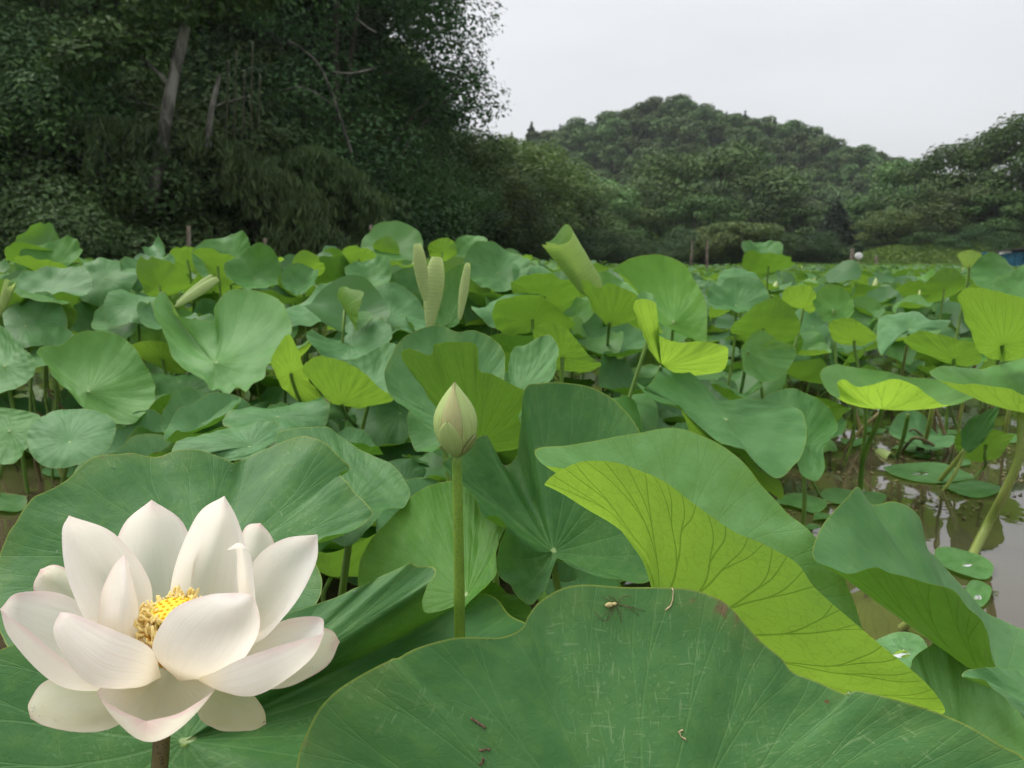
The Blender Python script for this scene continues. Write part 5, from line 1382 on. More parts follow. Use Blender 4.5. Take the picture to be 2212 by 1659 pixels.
# leaves set by hand in the upper left and the middle rows: px, py, d, radius, az, tilt, variant, youth, wear, bloom, words
hand = [
    (118, 575, 3.3, .165, 3.3, .85, 0, .75, .1, .1, 'bright leaf rising highest at the far left against the wood'),
    (95, 590, 3.1, .13, .3, .7, 1, .75, .2, .1, 'yellow-green flank below the highest leaf at the far left'),
    (228, 600, 3.0, .15, 3.0, .75, 3, .28, .1, .45, 'blue-green rounded leaf beside the highest leaf at the far left'),
    (345, 540, 3.5, .085, 3.6, 1.0, 5, .2, .1, .8, 'small blue-grey folded leaf poking up at the upper left'),
    (405, 562, 3.4, .09, .2, .9, 1, .75, .1, .1, 'small yellow leaf flank beside the blue-grey folded leaf'),
    (330, 600, 3.1, .15, 3.2, .55, 4, .25, .1, .45, 'wide dusky leaf below the blue-grey folded leaf'),
    (345, 618, 2.9, .12, .0, .85, 2, .7, .2, .1, 'yellow-green cup under the wide dusky leaf'),
    (495, 560, 3.3, .15, 3.3, .95, 0, .55, .1, .2, 'light green upright leaf before the wood, left of the drooping bamboo'),
    (470, 575, 3.1, .12, .3, .8, 1, .7, .2, .1, 'yellow-green leaf front below the light green upright leaf'),
    (550, 600, 2.9, .12, 2.9, .9, 6, .5, .1, .3, 'green leaf sloping down to the right beside the upright light one'),
    (110, 632, 2.7, .17, 3.3, .5, 8, .15, .3, .6, 'wide grey-green crinkled leaf at the left, above the bright round leaf'),
    (90, 650, 2.6, .14, .1, .7, 7, .6, .3, .1, 'yellow-green hanging rim below the wide crinkled leaf'),
    (300, 660, 2.6, .13, 2.8, .5, 3, .3, .2, .5, 'dusky leaf left of the large cupped leaf'),
    (275, 700, 2.5, .12, 3.4, .6, 10, .45, .2, .5, 'wavy pale leaf just above the smooth bright round leaf'),
    (55, 705, 2.4, .15, 3.1, .7, 1, .15, .5, .5, 'dark leaf at the left edge below the crinkled one'),
    (110, 770, 2.3, .12, 3.6, .6, 0, .35, .2, .5, 'leaf half behind the smooth bright round leaf'),
    (392, 850, 2.35, .13, 2.6, .6, 1, .12, .2, .4, 'dark leaf between the bright round and the large cupped leaf'),
    (440, 915, 1.75, .12, 3.3, .35, 4, .15, .3, .6, 'dark folded leaf below the large cupped leaf'),
    (600, 900, 1.7, .14, 3.0, .3, 9, .10, .6, .7, 'low grey leaf right of the large cupped leaf stalk'),
    (665, 580, 3.2, .08, .2, .8, 0, .85, .1, .1, 'small bright leaf standing before the wood, left of the trident roll'),
    (655, 615, 3.0, .09, 3.2, .8, 6, .35, .1, .6, 'pale cup under the small bright leaf before the wood'),
    (800, 600, 3.0, .105, 3.1, .75, 2, .45, .05, .5, 'neat mint-green cupped leaf left of the trident roll'),
    (775, 560, 3.2, .085, .2, .9, 1, .8, .1, .1, 'bright flank above the neat mint-green leaf'),
    (835, 545, 3.4, .08, .2, 1.0, 4, .75, .1, .1, 'bright leaf upright before the wood, left of the trident roll top'),
    (955, 545, 3.5, .08, .1, 1.0, 0, .85, .1, .1, 'bright leaf back just right of the trident roll top'),
    (1020, 535, 3.6, .095, 3.4, .95, 1, .6, .1, .3, 'green leaf standing highest right of the trident roll'),
    (1075, 590, 3.0, .15, 3.0, .8, 0, .25, .1, .4, 'large blue-green leaf facing front right of the trident roll'),
    (1160, 600, 3.0, .13, 2.6, .7, 3, .35, .1, .5, 'leaf between the blue-green one and the thick rolled leaf'),
    (1175, 640, 2.6, .14, .1, .75, 1, .55, .2, .1, 'olive leaf underside left of the thick rolled leaf foot'),
    (1100, 665, 2.5, .15, 3.2, .45, 9, .15, .2, .75, 'low grey-blue arched leaf right of the trident roll'),
    (1150, 690, 2.3, .15, .2, .8, 3, .55, .2, .1, 'wide yellow-green underside below the grey-blue arched leaf'),
    (690, 680, 2.5, .15, 3.3, .45, 8, .15, .3, .75, 'grey crinkled leaf right of the large cupped leaf'),
    (830, 690, 2.4, .17, 3.1, .5, 1, .15, .3, .75, 'wide grey-blue leaf behind the upright olive rim'),
    (745, 670, 2.2, .10, 1.2, 1.2, 5, .6, .4, .2, 'upright olive leaf rim seen edge-on on a green stalk'),
    (760, 745, 2.1, .14, 3.2, .4, 8, .12, .4, .8, 'low wrinkled grey leaf in front of the upright olive rim'),
    (850, 770, 1.95, .12, 3.5, .4, 3, .15, .2, .7, 'grey leaf just left of the blotchy arching leaf'),
    (1330, 760, 2.1, .17, 3.1, .35, 4, .05, .3, .35, 'dark leaf in shade behind the leaning stalk'),
    (1590, 660, 2.5, .12, 3.2, .6, 0, .12, .1, .45, 'dark blue-green leaf right of the sunny fan'),
    (1650, 710, 2.3, .12, .2, .8, 1, .55, .2, .1, 'olive leaf back above the young white-rimmed leaf'),
    (1640, 555, 4.2, .13, 3.1, .7, 2, .3, .1, .3, 'green cup standing above the far rows, before the flat-topped tree'),
    (1660, 575, 4.0, .16, .2, .5, 1, .5, .1, .1, 'wide leaf below the green cup before the flat-topped tree'),
    (1600, 610, 3.4, .15, 3.0, .5, 9, .2, .1, .6, 'pale arched leaf above the dark blue-green one'),
    (2040, 625, 3.6, .115, .1, 1.0, 0, .55, .1, .1, 'large olive leaf back in the far rows on the right'),
    (2160, 600, 2.9, .12, 3.2, .8, 1, .55, .1, .3, 'leaf right below the blue sheet at the right edge'),
    (1850, 850, 2.5, .12, .3, .7, 4, .5, .2, .1, 'green flank just behind the umbrella leaf, left side'),
    (1990, 945, 2.7, .13, 3.1, .35, 8, .15, .3, .7, 'drooping grey-green leaf close above the floating pads'),
    (2130, 960, 2.3, .10, .2, .9, 1, .6, .2, .1, 'yellow-green leaf behind the dark folded hanging leaf'),
    (1770, 900, 2.2, .11, .1, .8, 1, .45, .3, .1, 'olive flank under the umbrella leaf, by the drooping one'),
]
HB = []; HV = []
for o in LEAVES:
    b = [c for c in o.children if c.name.startswith('blade')][0]
    cc = np.empty(len(b.data.vertices) * 3, np.float32); b.data.vertices.foreach_get('co', cc)
    cc = cc.reshape(-1, 3)[::7] + np.array(o.location)
    HV.append(cc[::2])
    pp = np.array([proj(p) for p in cc])
    HB.append((*pp.min(0), *pp.max(0), float(np.median(cc[:, 1]))))
def hides_hero(x, y, z, Rl):
    sx, sy = proj((x, y, z)); m = 0.75 * Rl / y * FPX
    return any(sx + m > a and sx - m < c and sy + m * 0.7 > b and sy - m * 0.7 < d and y < dd for a, b, c, d, dd in HB)
HV = np.concatenate(HV)
def clear_of_heroes(p, Rl):
    return np.min(np.sum((HV - np.asarray(p)) ** 2, 1)) > (0.95 * Rl) ** 2
for k, (px, py, d, Rl, az, ti, va, y, w, bl, lab) in enumerate(hand):
    for _ in range(8):
        if not clear_of_heroes(at(px, py, d), Rl * 0.82): d *= 1.04; Rl *= 1.01
    generic_leaf(at(px, py, d), Rl * 0.82, az, ti, va, (y * 0.66, min(1.0, w * 1.6), bl), rs.rand() * 6.28, lab, 'lotus leaves standing in the pond', k=k)
# many more between and behind them
taken = [(o.location.x, o.location.y) for o in LEAVES]
cnt = 0
FAR = []
def open_water(x, y):
    k = x / y
    if k > 0.30 and y < 3.15 and not (k < 0.40 and y > 2.5): return True
    if y < 1.2: return True
    if k < -0.50 and y < 2.6: return True
    return False
pts = []
def sample(n, y0, y1, mind, hw):
    tries = 0; got = 0
    while got < n and tries < n * 30:
        tries += 1
        y = math.sqrt(rs.uniform(y0 * y0, y1 * y1)); x = rs.uniform(-hw, hw) * y
        if y > np.interp(x, SHX, SHY) - 0.4 or open_water(x, y): continue
        if any((x - a) ** 2 + (y - b) ** 2 < mind * mind for a, b in pts[-600:]): continue
        pts.append((x, y)); got += 1
sample(44, 1.6, 2.4, 0.13, 0.72)
sample(84, 2.4, 3.55, 0.145, 0.72)
near_pts = list(pts)
zones = [(-9, -0.36, 'in front of the dark wood'), (-0.36, -0.1, 'left of the bud'), (-0.1, 0.2, 'behind the bud'), (0.2, 9, 'right of the sunny fan leaf')]
for k, (x, y) in enumerate(near_pts):
    zt = np.interp(y, [1.5, 2.3, 3.4, 6], [0.16, 0.30, 0.50, 0.58])
    z = max(0.08, zt + rs.normal() * 0.07)
    sx, sy = proj((x, y, z))
    kk = float(smooth01((x / y - 0.10) / 0.16))
    z = z * (1 - kk) + kk * max(0.07, np.interp(y, [1.5, 2.5, 4, 6.2], [0.16, 0.22, 0.28, 0.33]) + rs.normal() * 0.06)
    Rl = rs.uniform(0.085, 0.155) * (0.85 if y > 3.4 else 1.0) * (1 - 0.18 * kk)
    for _ in range(4):
        if hides_hero(x, y, z, Rl): z *= 0.7
    if hides_hero(x, y, z, Rl) or z < 0.05 or not clear_of_heroes((x, y, z), Rl): continue
    az, ti = az_tilt(rs)
    if y < 2.4: ti *= 0.6
    col = rand_color(rs, y)
    if y < 2.4: col = (col[0] * 0.45, col[1], col[2])
    va = rs.randint(len(VAR)) if math.cos(az) < 0 else [0, 2, 6, 10, 2, 6, 8, 4][rs.randint(8)]
    zn = [w for a, b, w in zones if a <= x / y < b][0]
    tone = 'fresh yellow-green' if col[0] > 0.55 else ('grey-blue' if col[2] > 0.4 else 'dark green')
    row = 'low front' if y < 2.4 else ('middle' if y < 3.6 else 'back')
    generic_leaf(np.array([x, y, z]), Rl, az, ti, va, col, rs.rand() * 6.28, f'{tone} lotus leaf in the {row} rows {zn}', f'{tone} leaves, {row} rows {zn}', k=k)
    cnt += 1
# the lowest storey: old dull leaves that close the gaps over the water
pts = []
sample(90, 1.25, 3.0, 0.135, 0.72)
for k, (x, y) in enumerate(pts):
    z = rs.uniform(0.05, 0.20)
    if x / y > 0.16 and y < 3.2: z *= 0.7
    if not clear_of_heroes((x, y, z), 0.13): continue
    col = (float(rs.uniform(0, 0.35)), float(rs.rand() ** 1.5 * 0.9), float(rs.uniform(0.05, 0.7)))
    zn = [w for a, b, w in zones if a <= x / y < b][0]
    tone = 'dull grey' if col[2] > 0.4 else ('worn brown-edged' if col[1] > 0.45 else 'deep green')
    generic_leaf(np.array([x, y, z]), rs.uniform(0.095, 0.165), rs.rand() * 6.28, rs.uniform(0.05, 0.5), rs.randint(len(VAR)), col, rs.rand() * 6.28, f'{tone} lotus leaf low over the water {zn}', f'{tone} low leaves {zn}', k=k)
# the far part of the pond: thousands of leaves reading as one mass
def far_mass(n, y0, y1, name, nth=18, nr=3, hw=(-0.75, 0.78), zs=0.07, chk=False):
    acc_co, acc_q, acc_p, acc_f = [], [], [], []
    off = 0
    lows = []
    for k in range(8):
        g, u, r = generic_blade(300 + k * 3, cup=[.2, .1, .3, .05, .1, .05, .4, -.1][k], wave=.12, bend=[0, 0, 0, 0, 1.2, 1.8, 0, 0][k], nth=nth, nr=nr)
        lows.append((g, u, r))
    got = 0
    while got < n:
        y = math.sqrt(rs.uniform(y0 * y0, y1 * y1)); x = rs.uniform(*hw) * y
        if y > np.interp(x, SHX, SHY) + 0.1: got += 0.2; continue
        got += 1
        g, u, r = lows[rs.randint(8)]
        nrr, nt, _ = g.shape
        az, ti = az_tilt(rs)
        nrm = Vector((math.sin(ti) * math.sin(az), math.sin(ti) * math.cos(az), math.cos(ti)))
        Mx = np.array((nrm.to_track_quat('Z', 'Y').to_matrix() @ Matrix.Rotation(rs.rand() * 6.28, 3, 'Z')))
        Rl = rs.uniform(0.08, 0.145)
        kk = float(smooth01((x / y - 0.02) / 0.2))
        z = np.interp(y, [2.0, 3.4, 6], [0.26, 0.46, 0.50]) - np.interp(y, [2.0, 3.4, 6], [0.08, 0.20, 0.17]) * kk + rs.normal() * zs
        if chk and (open_water(x, y) or z < 0.08 or hides_hero(x, y, z, Rl) or not clear_of_heroes((x, y, z), Rl)): got -= 0.9; continue
        c = np.array([x, y, z])
        co = np.vstack([g.reshape(-1, 3), [[0, 0, 0]]]) @ Mx.T * Rl + c
        i, j = np.meshgrid(np.arange(nrr - 1), np.arange(nt), indexing='ij'); j2 = (j + 1) % nt
        q = np.stack([i * nt + j, (i + 1) * nt + j, (i + 1) * nt + j2, i * nt + j2], -1).reshape(-1, 4)
        jj = np.arange(nt); t = np.stack([np.full(nt, nrr * nt), jj, (jj + 1) % nt], -1)
        acc_co.append(co); acc_q.append((q + off, t + off)); off += len(co)
        yv = float(np.clip(rs.beta(1.2, 2.2), 0, 1)); acc_p.append(np.full(len(co), yv))
    co = np.concatenate(acc_co)
    me = mesh_np(name, co, [np.concatenate([a for a, b in acc_q]), np.concatenate([b for a, b in acc_q])], M['leaf_far'], True)
    at_ = me.attributes.new('youth', 'FLOAT', 'POINT'); at_.data.foreach_set('value', np.concatenate(acc_p).astype(np.float32))
    return me
def far_leaf_material():
    g = G('far_lotus_leaves')
    a = g.n('ShaderNodeAttribute', attribute_name='youth'); y = a.outputs['Fac']
    geo = g.n('ShaderNodeNewGeometry')
    up = g.mix(y, (0.058, 0.155, 0.055), (0.120, 0.290, 0.050)); un = g.mix(y, (0.080, 0.175, 0.034), (0.17, 0.33, 0.045))
    col = g.mix(geo.outputs['Backfacing'], up, un)
    p = g.n('ShaderNodeBsdfPrincipled', {'Base Color': col, 'Roughness': 0.5, 'Specular IOR Level': 0.4})
    tr = g.n('ShaderNodeBsdfTranslucent', {'Color': g.mix(y, (0.11, 0.25, 0.02), (0.32, 0.56, 0.05))})
    mx = g.n('ShaderNodeMixShader', {0: 0.35}); g.link(p.outputs[0], mx.inputs[1]); g.link(tr.outputs[0], mx.inputs[2])
    return g.surf(mx.outputs[0])
M['leaf_far'] = far_leaf_material()
o = link('back_lotus_leaves', far_mass(500, 2.2, 5.6, 'back_leaves', 48, 8, (-0.72, 0.72), 0.09, True))
tag(o, 'crowded lotus leaves of the back rows, behind the ones told apart', 'lotus leaves', kind='stuff')
o = link('far_lotus_leaves', far_mass(4600, 5.2, 17, 'far_leaves_a'))
tag(o, 'mass of small lotus leaves filling the far half of the pond', 'lotus leaves', kind='stuff')
o2 = far_mass(5200, 16.5, 52, 'far_leaves_b')
o2o = link('distant_lotus_leaves', o2)
tag(o2o, 'thin green band of lotus leaves at the far shore', 'lotus leaves', kind='stuff')

# pale rolled tips and buds dotted over the far leaves
A = Acc()
th8 = np.linspace(0, 6.2832, 7, endpoint=False)
tip_pts = []
for k in range(70):
    y = rs.uniform(3.6, 22); x = rs.uniform(-0.45, 0.7) * y
    if y > np.interp(x, SHX, SHY) - 0.5 or open_water(x, y): continue
    tip_pts.append((x, y, (0.55 if x / y < 0.1 else 0.40) + rs.normal() * 0.05, rs.uniform(0.016, 0.026), rs.normal() * 0.35, rs.normal() * 0.3))
tm = Acc()
path = catmull([(0, 0, 0), (0, 0, 1.2), (0.1, 0, 2.6), (0.15, 0, 4.2)], 9)
tm.tube(path, np.array([.5, .85, 1, 1.0, .95, .85, .7, .5, .25]), 8)
tipmesh = tm.mesh('rolled_tip', simple('young_leaf_tip', (0.42, 0.50, 0.20), 0.5, 6.0))
for k, (x, y, z, s, ax, ay) in enumerate(tip_pts):
    o = thing('rolled_leaf_tip', 'small pale rolled leaf tip poking out of the far leaves', 'leaf tip', (x, y, 0), 'pale rolled tips among the far leaves')
    b = link('roll', tipmesh, o); b.location = (0, 0, z - 0.02); b.scale = (s, s, s); b.rotation_euler = (ax, ay, 0)
    st = link('stalk', UNIT_STALKS[k % 6], o); st.scale = (0.5, 0.5, z - 0.02)
# ------------------------------------------------------------------ floating pads, stems, stakes, small things
def pad(label, pts, color, group='round leaves floating on the water', z=0.006, drops=0, seed=1, ragged=0.012):
    """A floating leaf: outline points on the water surface."""
    RP = np.array([on_water(x, y, z) for x, y in pts])
    c = RP.mean(0)
    rim = catmull(RP, 90, True)
    u = np.arange(90) / 90; th = u * 6.2832; r = np.linspace(0, 1, 15)[1:]
    fr = sines(seed, 8, 5, 30)
    g = c + (rim - c)[None] * (r[:, None, None]) * (1 + ragged * 2 * fr(th))[None, :, None]
    g[..., 2] += 0.004 * np.sin(3 * th + seed)[None] * r[:, None] ** 2 + 0.003 * r[:, None] ** 6
    n = grid_normals(g)
    o = link('floating_leaf', polar_mesh('floating_leaf', g - c, np.zeros(3), M['leaf'], u, r, np.mean(n[..., 2]) < 0), None, c)
    o.color = (*color, 1)
    tag(o, label, 'floating leaf', group)
    if drops:
        d = drops_on('water_drops', g - c, o, c, drops, 0.001, 0.0035, seed + 5, (0.1, 0.95), (0, 1))
    return o
pad('largest round floating leaf with a puddle, right of the umbrella leaf stalk', [(1908, 1012), (1935, 1003), (1985, 1002), (2040, 1005), (2085, 1018), (2105, 1035), (2080, 1042), (2030, 1044), (1970, 1038), (1925, 1028)], (0.42, 0.15, 0.5), drops=8, seed=3)
pad('round floating leaf just in front of the largest one', [(2035, 1048), (2080, 1042), (2130, 1044), (2165, 1052), (2168, 1064), (2130, 1074), (2085, 1072), (2050, 1062)], (0.40, 0.15, 0.55), drops=5, seed=4)
pad('patchy floating leaf with brown lobes left of the curled leaf', [(1676, 1082), (1700, 1072), (1740, 1068), (1780, 1080), (1786, 1096), (1760, 1108), (1720, 1100), (1690, 1092)], (0.35, 0.9, 0.5), drops=12, seed=5, ragged=0.05)
pad('floating leaf with water drops touching the umbrella leaf stalk', [(1772, 1068), (1800, 1058), (1850, 1060), (1895, 1066), (1915, 1078), (1890, 1092), (1840, 1096), (1800, 1088)], (0.35, 0.6, 0.5), drops=14, seed=6, ragged=0.03)
pad('small floating leaf with big drops peeping behind the curled leaf', [(2020, 1192), (2060, 1186), (2110, 1196), (2143, 1225), (2140, 1245), (2110, 1252), (2060, 1240), (2030, 1215)], (0.4, 0.2, 0.5), drops=9, seed=7)
pad('cup-like floating leaf with a puddle below the small dropped one', [(2095, 1262), (2120, 1256), (2138, 1268), (2140, 1290), (2118, 1312), (2095, 1318), (2080, 1290)], (0.42, 0.1, 0.5), drops=3, seed=8)
pad('pale wet floating leaf between the folded and the curled leaf', [(1880, 1398), (1900, 1378), (1940, 1372), (1985, 1378), (2005, 1400), (1995, 1440), (1960, 1460), (1910, 1440)], (0.5, 0.5, 0.95), drops=26, seed=9, ragged=0.04)
pad('flat floating leaf under the drooping grey-green leaf', [(1925, 968), (1960, 960), (2010, 962), (2040, 970), (2010, 978), (1960, 978)], (0.35, 0.4, 0.6), drops=5, seed=10)
pad('flat floating leaf by the right edge stalk', [(2120, 942), (2160, 938), (2215, 940), (2240, 950), (2190, 956), (2140, 954)], (0.4, 0.3, 0.6), drops=4, seed=11)
pad('dull floating leaf in the dark water at the far left', [(90, 1018), (130, 1006), (190, 1008), (215, 1020), (180, 1034), (120, 1034)], (0.25, 0.6, 0.8), seed=12)
pad('brown floating leaf scrap in the dark water at the left edge', [(-20, 1080), (10, 1066), (50, 1072), (58, 1092), (30, 1108), (-10, 1104)], (0.1, 1.0, 0.3), seed=13, ragged=0.05)
for k, (px, py, w) in enumerate([(1700, 925, 40), (1785, 1118, 34), (1735, 1140, 30), (1850, 955, 36), (1950, 925, 34), (2075, 1000, 26), (1990, 985, 22), (1880, 930, 30), (2050, 935, 30), (640, 1010, 34), (560, 1008, 30), (690, 985, 30), (300, 1005, 26), (850, 935, 30)]):
    a = np.linspace(0, 6.2832, 8, endpoint=False); rr = 1 + 0.25 * np.sin(3 * a + k)
    pad('tattered brown leaf scrap drifting among the stems', [(px + w * c * q, py + 0.24 * w * s * q) for c, s, q in zip(np.cos(a), np.sin(a), rr)], (0.2, 1.0, 0.4), 'drifting leaf scraps', seed=20 + k, ragged=0.05)

# standing water on some pads, drifting flakes between the stems
for px, py, w, h in [(1988, 1022, 18, 4), (2112, 1290, 8, 6), (1948, 1412, 18, 9), (2090, 1220, 11, 4)]:
    c = on_water(px, py, 0.010); e = np.array([on_water(px + w * math.cos(t) * (1 + 0.2 * math.sin(3 * t)), py + h * math.sin(t), 0.0105) for t in np.linspace(0, 6.2832, 22, endpoint=False)])
    co = np.concatenate([e, c + (e - c) * 0.8 + np.array([0, 0, 0.0007]), c[None] + np.array([[0, 0, 0.0009]])])
    q = [(j, (j + 1) % 22, 22 + (j + 1) % 22, 22 + j) for j in range(22)]; t3 = [(22 + j, 22 + (j + 1) % 22, 44) for j in range(22)]
    host = min((o for o in COL.objects if o.name.startswith('floating_leaf')), key=lambda o: (o.location - Vector(c)).length)
    link('puddle', mesh_np('puddle', co - np.array(host.location), [np.array(q), np.array(t3)], M['drop'], True), host)
rsf = np.random.RandomState(31)
FC = []
for _ in range(650):
    px, py = (rsf.uniform(1680, 2230), rsf.uniform(880, 1120) if rsf.rand() < 2 else 0) if rsf.rand() < 0.6 else (rsf.uniform(-20, 1400), rsf.uniform(880, 1100))
    FC.append(on_water(px, py, 0.004))
FC = np.array(FC); NN = np.tile([0, 0, 1.0], (len(FC), 1)) + rsf.normal(size=(len(FC), 3)) * 0.08
co, f = leaf_quads(rsf, FC, NN, 0.018, 0.010)
tag(link('pond_debris', mesh_np('pond_debris', co, f, simple('debris_flakes', (0.16, 0.14, 0.06), 0.7, 20.0, 0.6), False)), 'small brown and green flakes drifting on the water', 'debris', kind='stuff')

# slanting and broken stems, all of them lotus leaf stalks
def stem(label, pts, r, mat, group=None, name='petiole'):
    P = []
    for p in pts: P.append(on_water(p[0], p[1], -0.03) if len(p) == 2 else at(*p))
    P = np.array(P); b = np.array([P[0][0], P[0][1], 0])
    A = Acc(); path = catmull(P - b, 14); A.tube(path, np.full(14, r), 7)
    o = link(name, A.mesh('stem', M[mat]), None, b)
    return tag(o, label, 'petiole', group)
stem('pale slanting stem rising from the water near the wet floating leaf', [(1930, 1375), (1952, 1355, 1.36), (1975, 1338, 1.33)], 0.008, 'stalk_pale')
stem('pale slanting stem between the floating pads and the dark folded leaf', [(2014, 1056), (2050, 1015, 2.3), (2085, 972, 2.26)], 0.0075, 'stalk_pale')
stem('thin pale stem leaning right behind the umbrella leaf', [(1988, 985), (2006, 925, 2.55), (2018, 860, 2.5)], 0.008, 'stalk_pale')
stem('thin stem standing by the right edge stalk', [(2165, 985), (2172, 940, 2.6), (2180, 880, 2.55)], 0.006, 'stalk_pale')
stem('stem leaning left below the umbrella leaf', [(1932, 1000), (1950, 950, 2.55), (1962, 895, 2.5)], 0.007, 'stalk')
rs = np.random.RandomState(5)
for k in range(64):
    if k < 22: px, py = rs.uniform(1690, 2212), rs.uniform(880, 985)
    elif k < 50: px, py = rs.uniform(520, 1330), rs.uniform(850, 965)
    else: px, py = rs.uniform(-10, 330), rs.uniform(930, 1090)
    w = on_water(px, py, 0)
    d = np.array([rs.normal() * 0.10, rs.normal() * 0.08, rs.uniform(0.06, 0.26)])
    b = np.array([w[0], w[1], 0])
    A = Acc(); path = catmull([np.array([0, 0, -0.04]), d * 0.5 + rs.normal(size=3) * 0.008, d, d + np.array([rs.normal() * 0.05, 0, -0.03 * rs.rand()])], 10)
    A.tube(path, np.full(10, rs.uniform(0.0035, 0.007)), 6)
    o = link('dead_petiole', A.mesh('dead_petiole', M[rs.choice(['dry_stalk', 'stalk_pale', 'stalk_brown'])]), None, b)  # an old withered lotus leaf stalk
    zone = 'over the open water on the right' if k < 22 else ('in the shadow behind the bud' if k < 50 else 'in the dark water at the left')
    tag(o, f'bent old stem sticking up {zone}', 'petiole', f'old stems {zone}')

# wooden stakes
for px, y0, y1, d, lean, w, lab in [
    (408, 540, 488, 13.0, 0, .035, 'pale wooden stake before the wood, left of the drooping bamboo'),
    (573, 560, 515, 14.5, 0, .04, 'short reddish stake below the drooping bamboo'),
    (654, 545, 520, 15.0, 0, .03, 'thin grey stake right of the short reddish one'),
    (812, 520, 486, 14, -12, .035, 'leaning reddish stake before the wood, left of the trident roll'),
    (1492, 560, 519, 36, 3, .05, 'leaning brown stake, left of the pair before the flat-topped tree'),
    (1527, 560, 519, 36, 0, .055, 'pale stake, right of the pair before the flat-topped tree'),
    (1840, 566, 538, 44, 1, .11, 'brown post beside the white disc'),
    (1893, 568, 552, 46, 0, .09, 'short brown post right of the white disc')]:
    a, b = at(px, y0 + 25, d), at(px + lean, y1, d)
    t = link('wooden_stake', None, None, a)
    A = Acc(); path = np.linspace(a - a, b - a, 6); path += np.random.RandomState(px).normal(size=path.shape) * 0.006
    A.tube(path, np.full(6, w) * np.linspace(1.05, 0.9, 6), 7)
    COL.objects.unlink(t); bpy.data.objects.remove(t)
    o = link('wooden_stake', A.mesh('wooden_stake', M['wood'], False), None, a)
    tag(o, lab, 'stake')
# the white disc on the far bank
c = at(1855, 553, 43)
t = thing('round_sign', 'small white round disc on the far bank beside a post', 'sign', (c[0], c[1], float(ground_h(c[0], c[1]))))
gz = np.array(t.location)
A = Acc(); n = 24; th = np.linspace(0, 6.2832, n, endpoint=False)
Rs = 0.21
rng = [np.stack([Rs * s * np.cos(th), np.full(n, yy), Rs * 0.88 * s * np.sin(th)], 1) for s, yy in [(0.02, -0.05), (0.8, -0.045), (1.0, -0.02), (1.0, 0.02), (0.02, 0.03)]]
co = np.concatenate(rng) + (c - gz)
q = [(i * n + j, i * n + (j + 1) % n, (i + 1) * n + (j + 1) % n, (i + 1) * n + j) for i in range(4) for j in range(n)]
A.add(co, q); link('disc', A.mesh('disc', M['white']), t)
A = Acc(); A.tube([(c - gz)[0:3] * np.array([1, 1, 0]) + np.array([0, .03, -0.2]), (c - gz) + np.array([0, .03, 0])], [0.025, 0.025], 7); link('post', A.mesh('post', M['wood']), t)

# log bench, low plank edge
c = at(1906, 565, 46)
t = thing('log_bench', 'low brown wooden bench lying along the far bank', 'bench', (c[0], c[1], float(ground_h(c[0], c[1]))))
A = Acc(); A.box((0, 0, 0.30), (1.5, 0.30, 0.12)); link('seat', A.mesh('seat', M['wood'], False), t)
for sx in (-0.55, 0.55):
    A = Acc(); A.box((sx, 0, 0.02), (0.16, 0.26, 0.44)); link('leg', A.mesh('leg', M['wood'], False), t)
for k, (px, py) in enumerate([(1960, 568), (2050, 566), (2130, 566)]):
    c = at(px, py, 47.5)
    A = Acc(); A.box((0, 0, 0.1), (2.3, 0.12, 0.24)); o = link('bank_board', A.mesh('bank_board', M['wood'], False), None, (c[0], c[1], float(ground_h(c[0], 47.5)) - 0.1))
    tag(o, ['low board edging the far bank beside the bench', 'low board edging the far bank below the grassy mound', 'low board edging the far bank toward the blue shed'][k], 'board')

# grassy mound on the right bank
cm_ = at(2090, 560, 53); mz_ = float(ground_h(cm_[0], cm_[1])) - 0.1
def mound():
    n = 40
    x = np.linspace(-1, 1, n); X, Y = np.meshgrid(x, x)
    r = np.sqrt(X ** 2 + Y ** 2)
    Z = np.cos(np.clip(r, 0, 1) * math.pi / 2) ** 1.2
    Z = Z * (1 + 0.12 * np.sin(X * 7) * np.cos(Y * 6)) - 0.1
    co = np.stack([X * 8.5, Y * 5, Z * 1.0 + ground_h(cm_[0] + X * 8.5, cm_[1] + Y * 5) - mz_ - 0.05], -1).reshape(-1, 3)
    i = np.arange((n - 1) * n).reshape(n - 1, n)[:, :-1].ravel()
    return mesh_np('grassy_mound', co, np.stack([i, i + 1, i + n + 1, i + n], 1), M['ground'])
mo = tag(link('grassy_mound', mound(), None, (cm_[0], cm_[1], mz_)), kind='structure')
rs = np.random.RandomState(9)
n = 26000
X = rs.uniform(-1, 1, n); Y = rs.uniform(-1, 1, n); keep = X ** 2 + Y ** 2 < 0.95; X, Y = X[keep], Y[keep]; n = len(X)
Z = np.cos(np.sqrt(X ** 2 + Y ** 2) * math.pi / 2) ** 1.2 * (1 + 0.12 * np.sin(X * 7) * np.cos(Y * 6)) - 0.1
P = np.stack([X * 8.5, Y * 5, Z * 1.0 + ground_h(cm_[0] + X * 8.5, cm_[1] + Y * 5) - mz_ + 0.03 + 0.12 * rs.rand(n)], 1)
N = rs.normal(size=(n, 3)); N[:, 2] += 0.6
co, f = leaf_quads(rs, P, N, 0.26, 0.11)
tag(link('weeds', mesh_np('weeds', co, f, M['fol_grass'], False), None, mo.location), 'rough weeds covering the grassy mound', 'weeds', kind='stuff')
n = 30000
Y = rs.uniform(36, 56, n); X = rs.uniform(0.05, 0.72, n) * Y
t_ = Y - np.interp(X, SHX, SHY); k = (t_ > 0.2) & (t_ < 9); X, Y = X[k], Y[k]; n = len(X)
P = np.stack([X, Y, ground_h(X, Y) + 0.07], 1); N = rs.normal(size=(n, 3)) * np.array([1, 1, .5])
co, f = leaf_quads(rs, P, N, 0.22, 0.06)
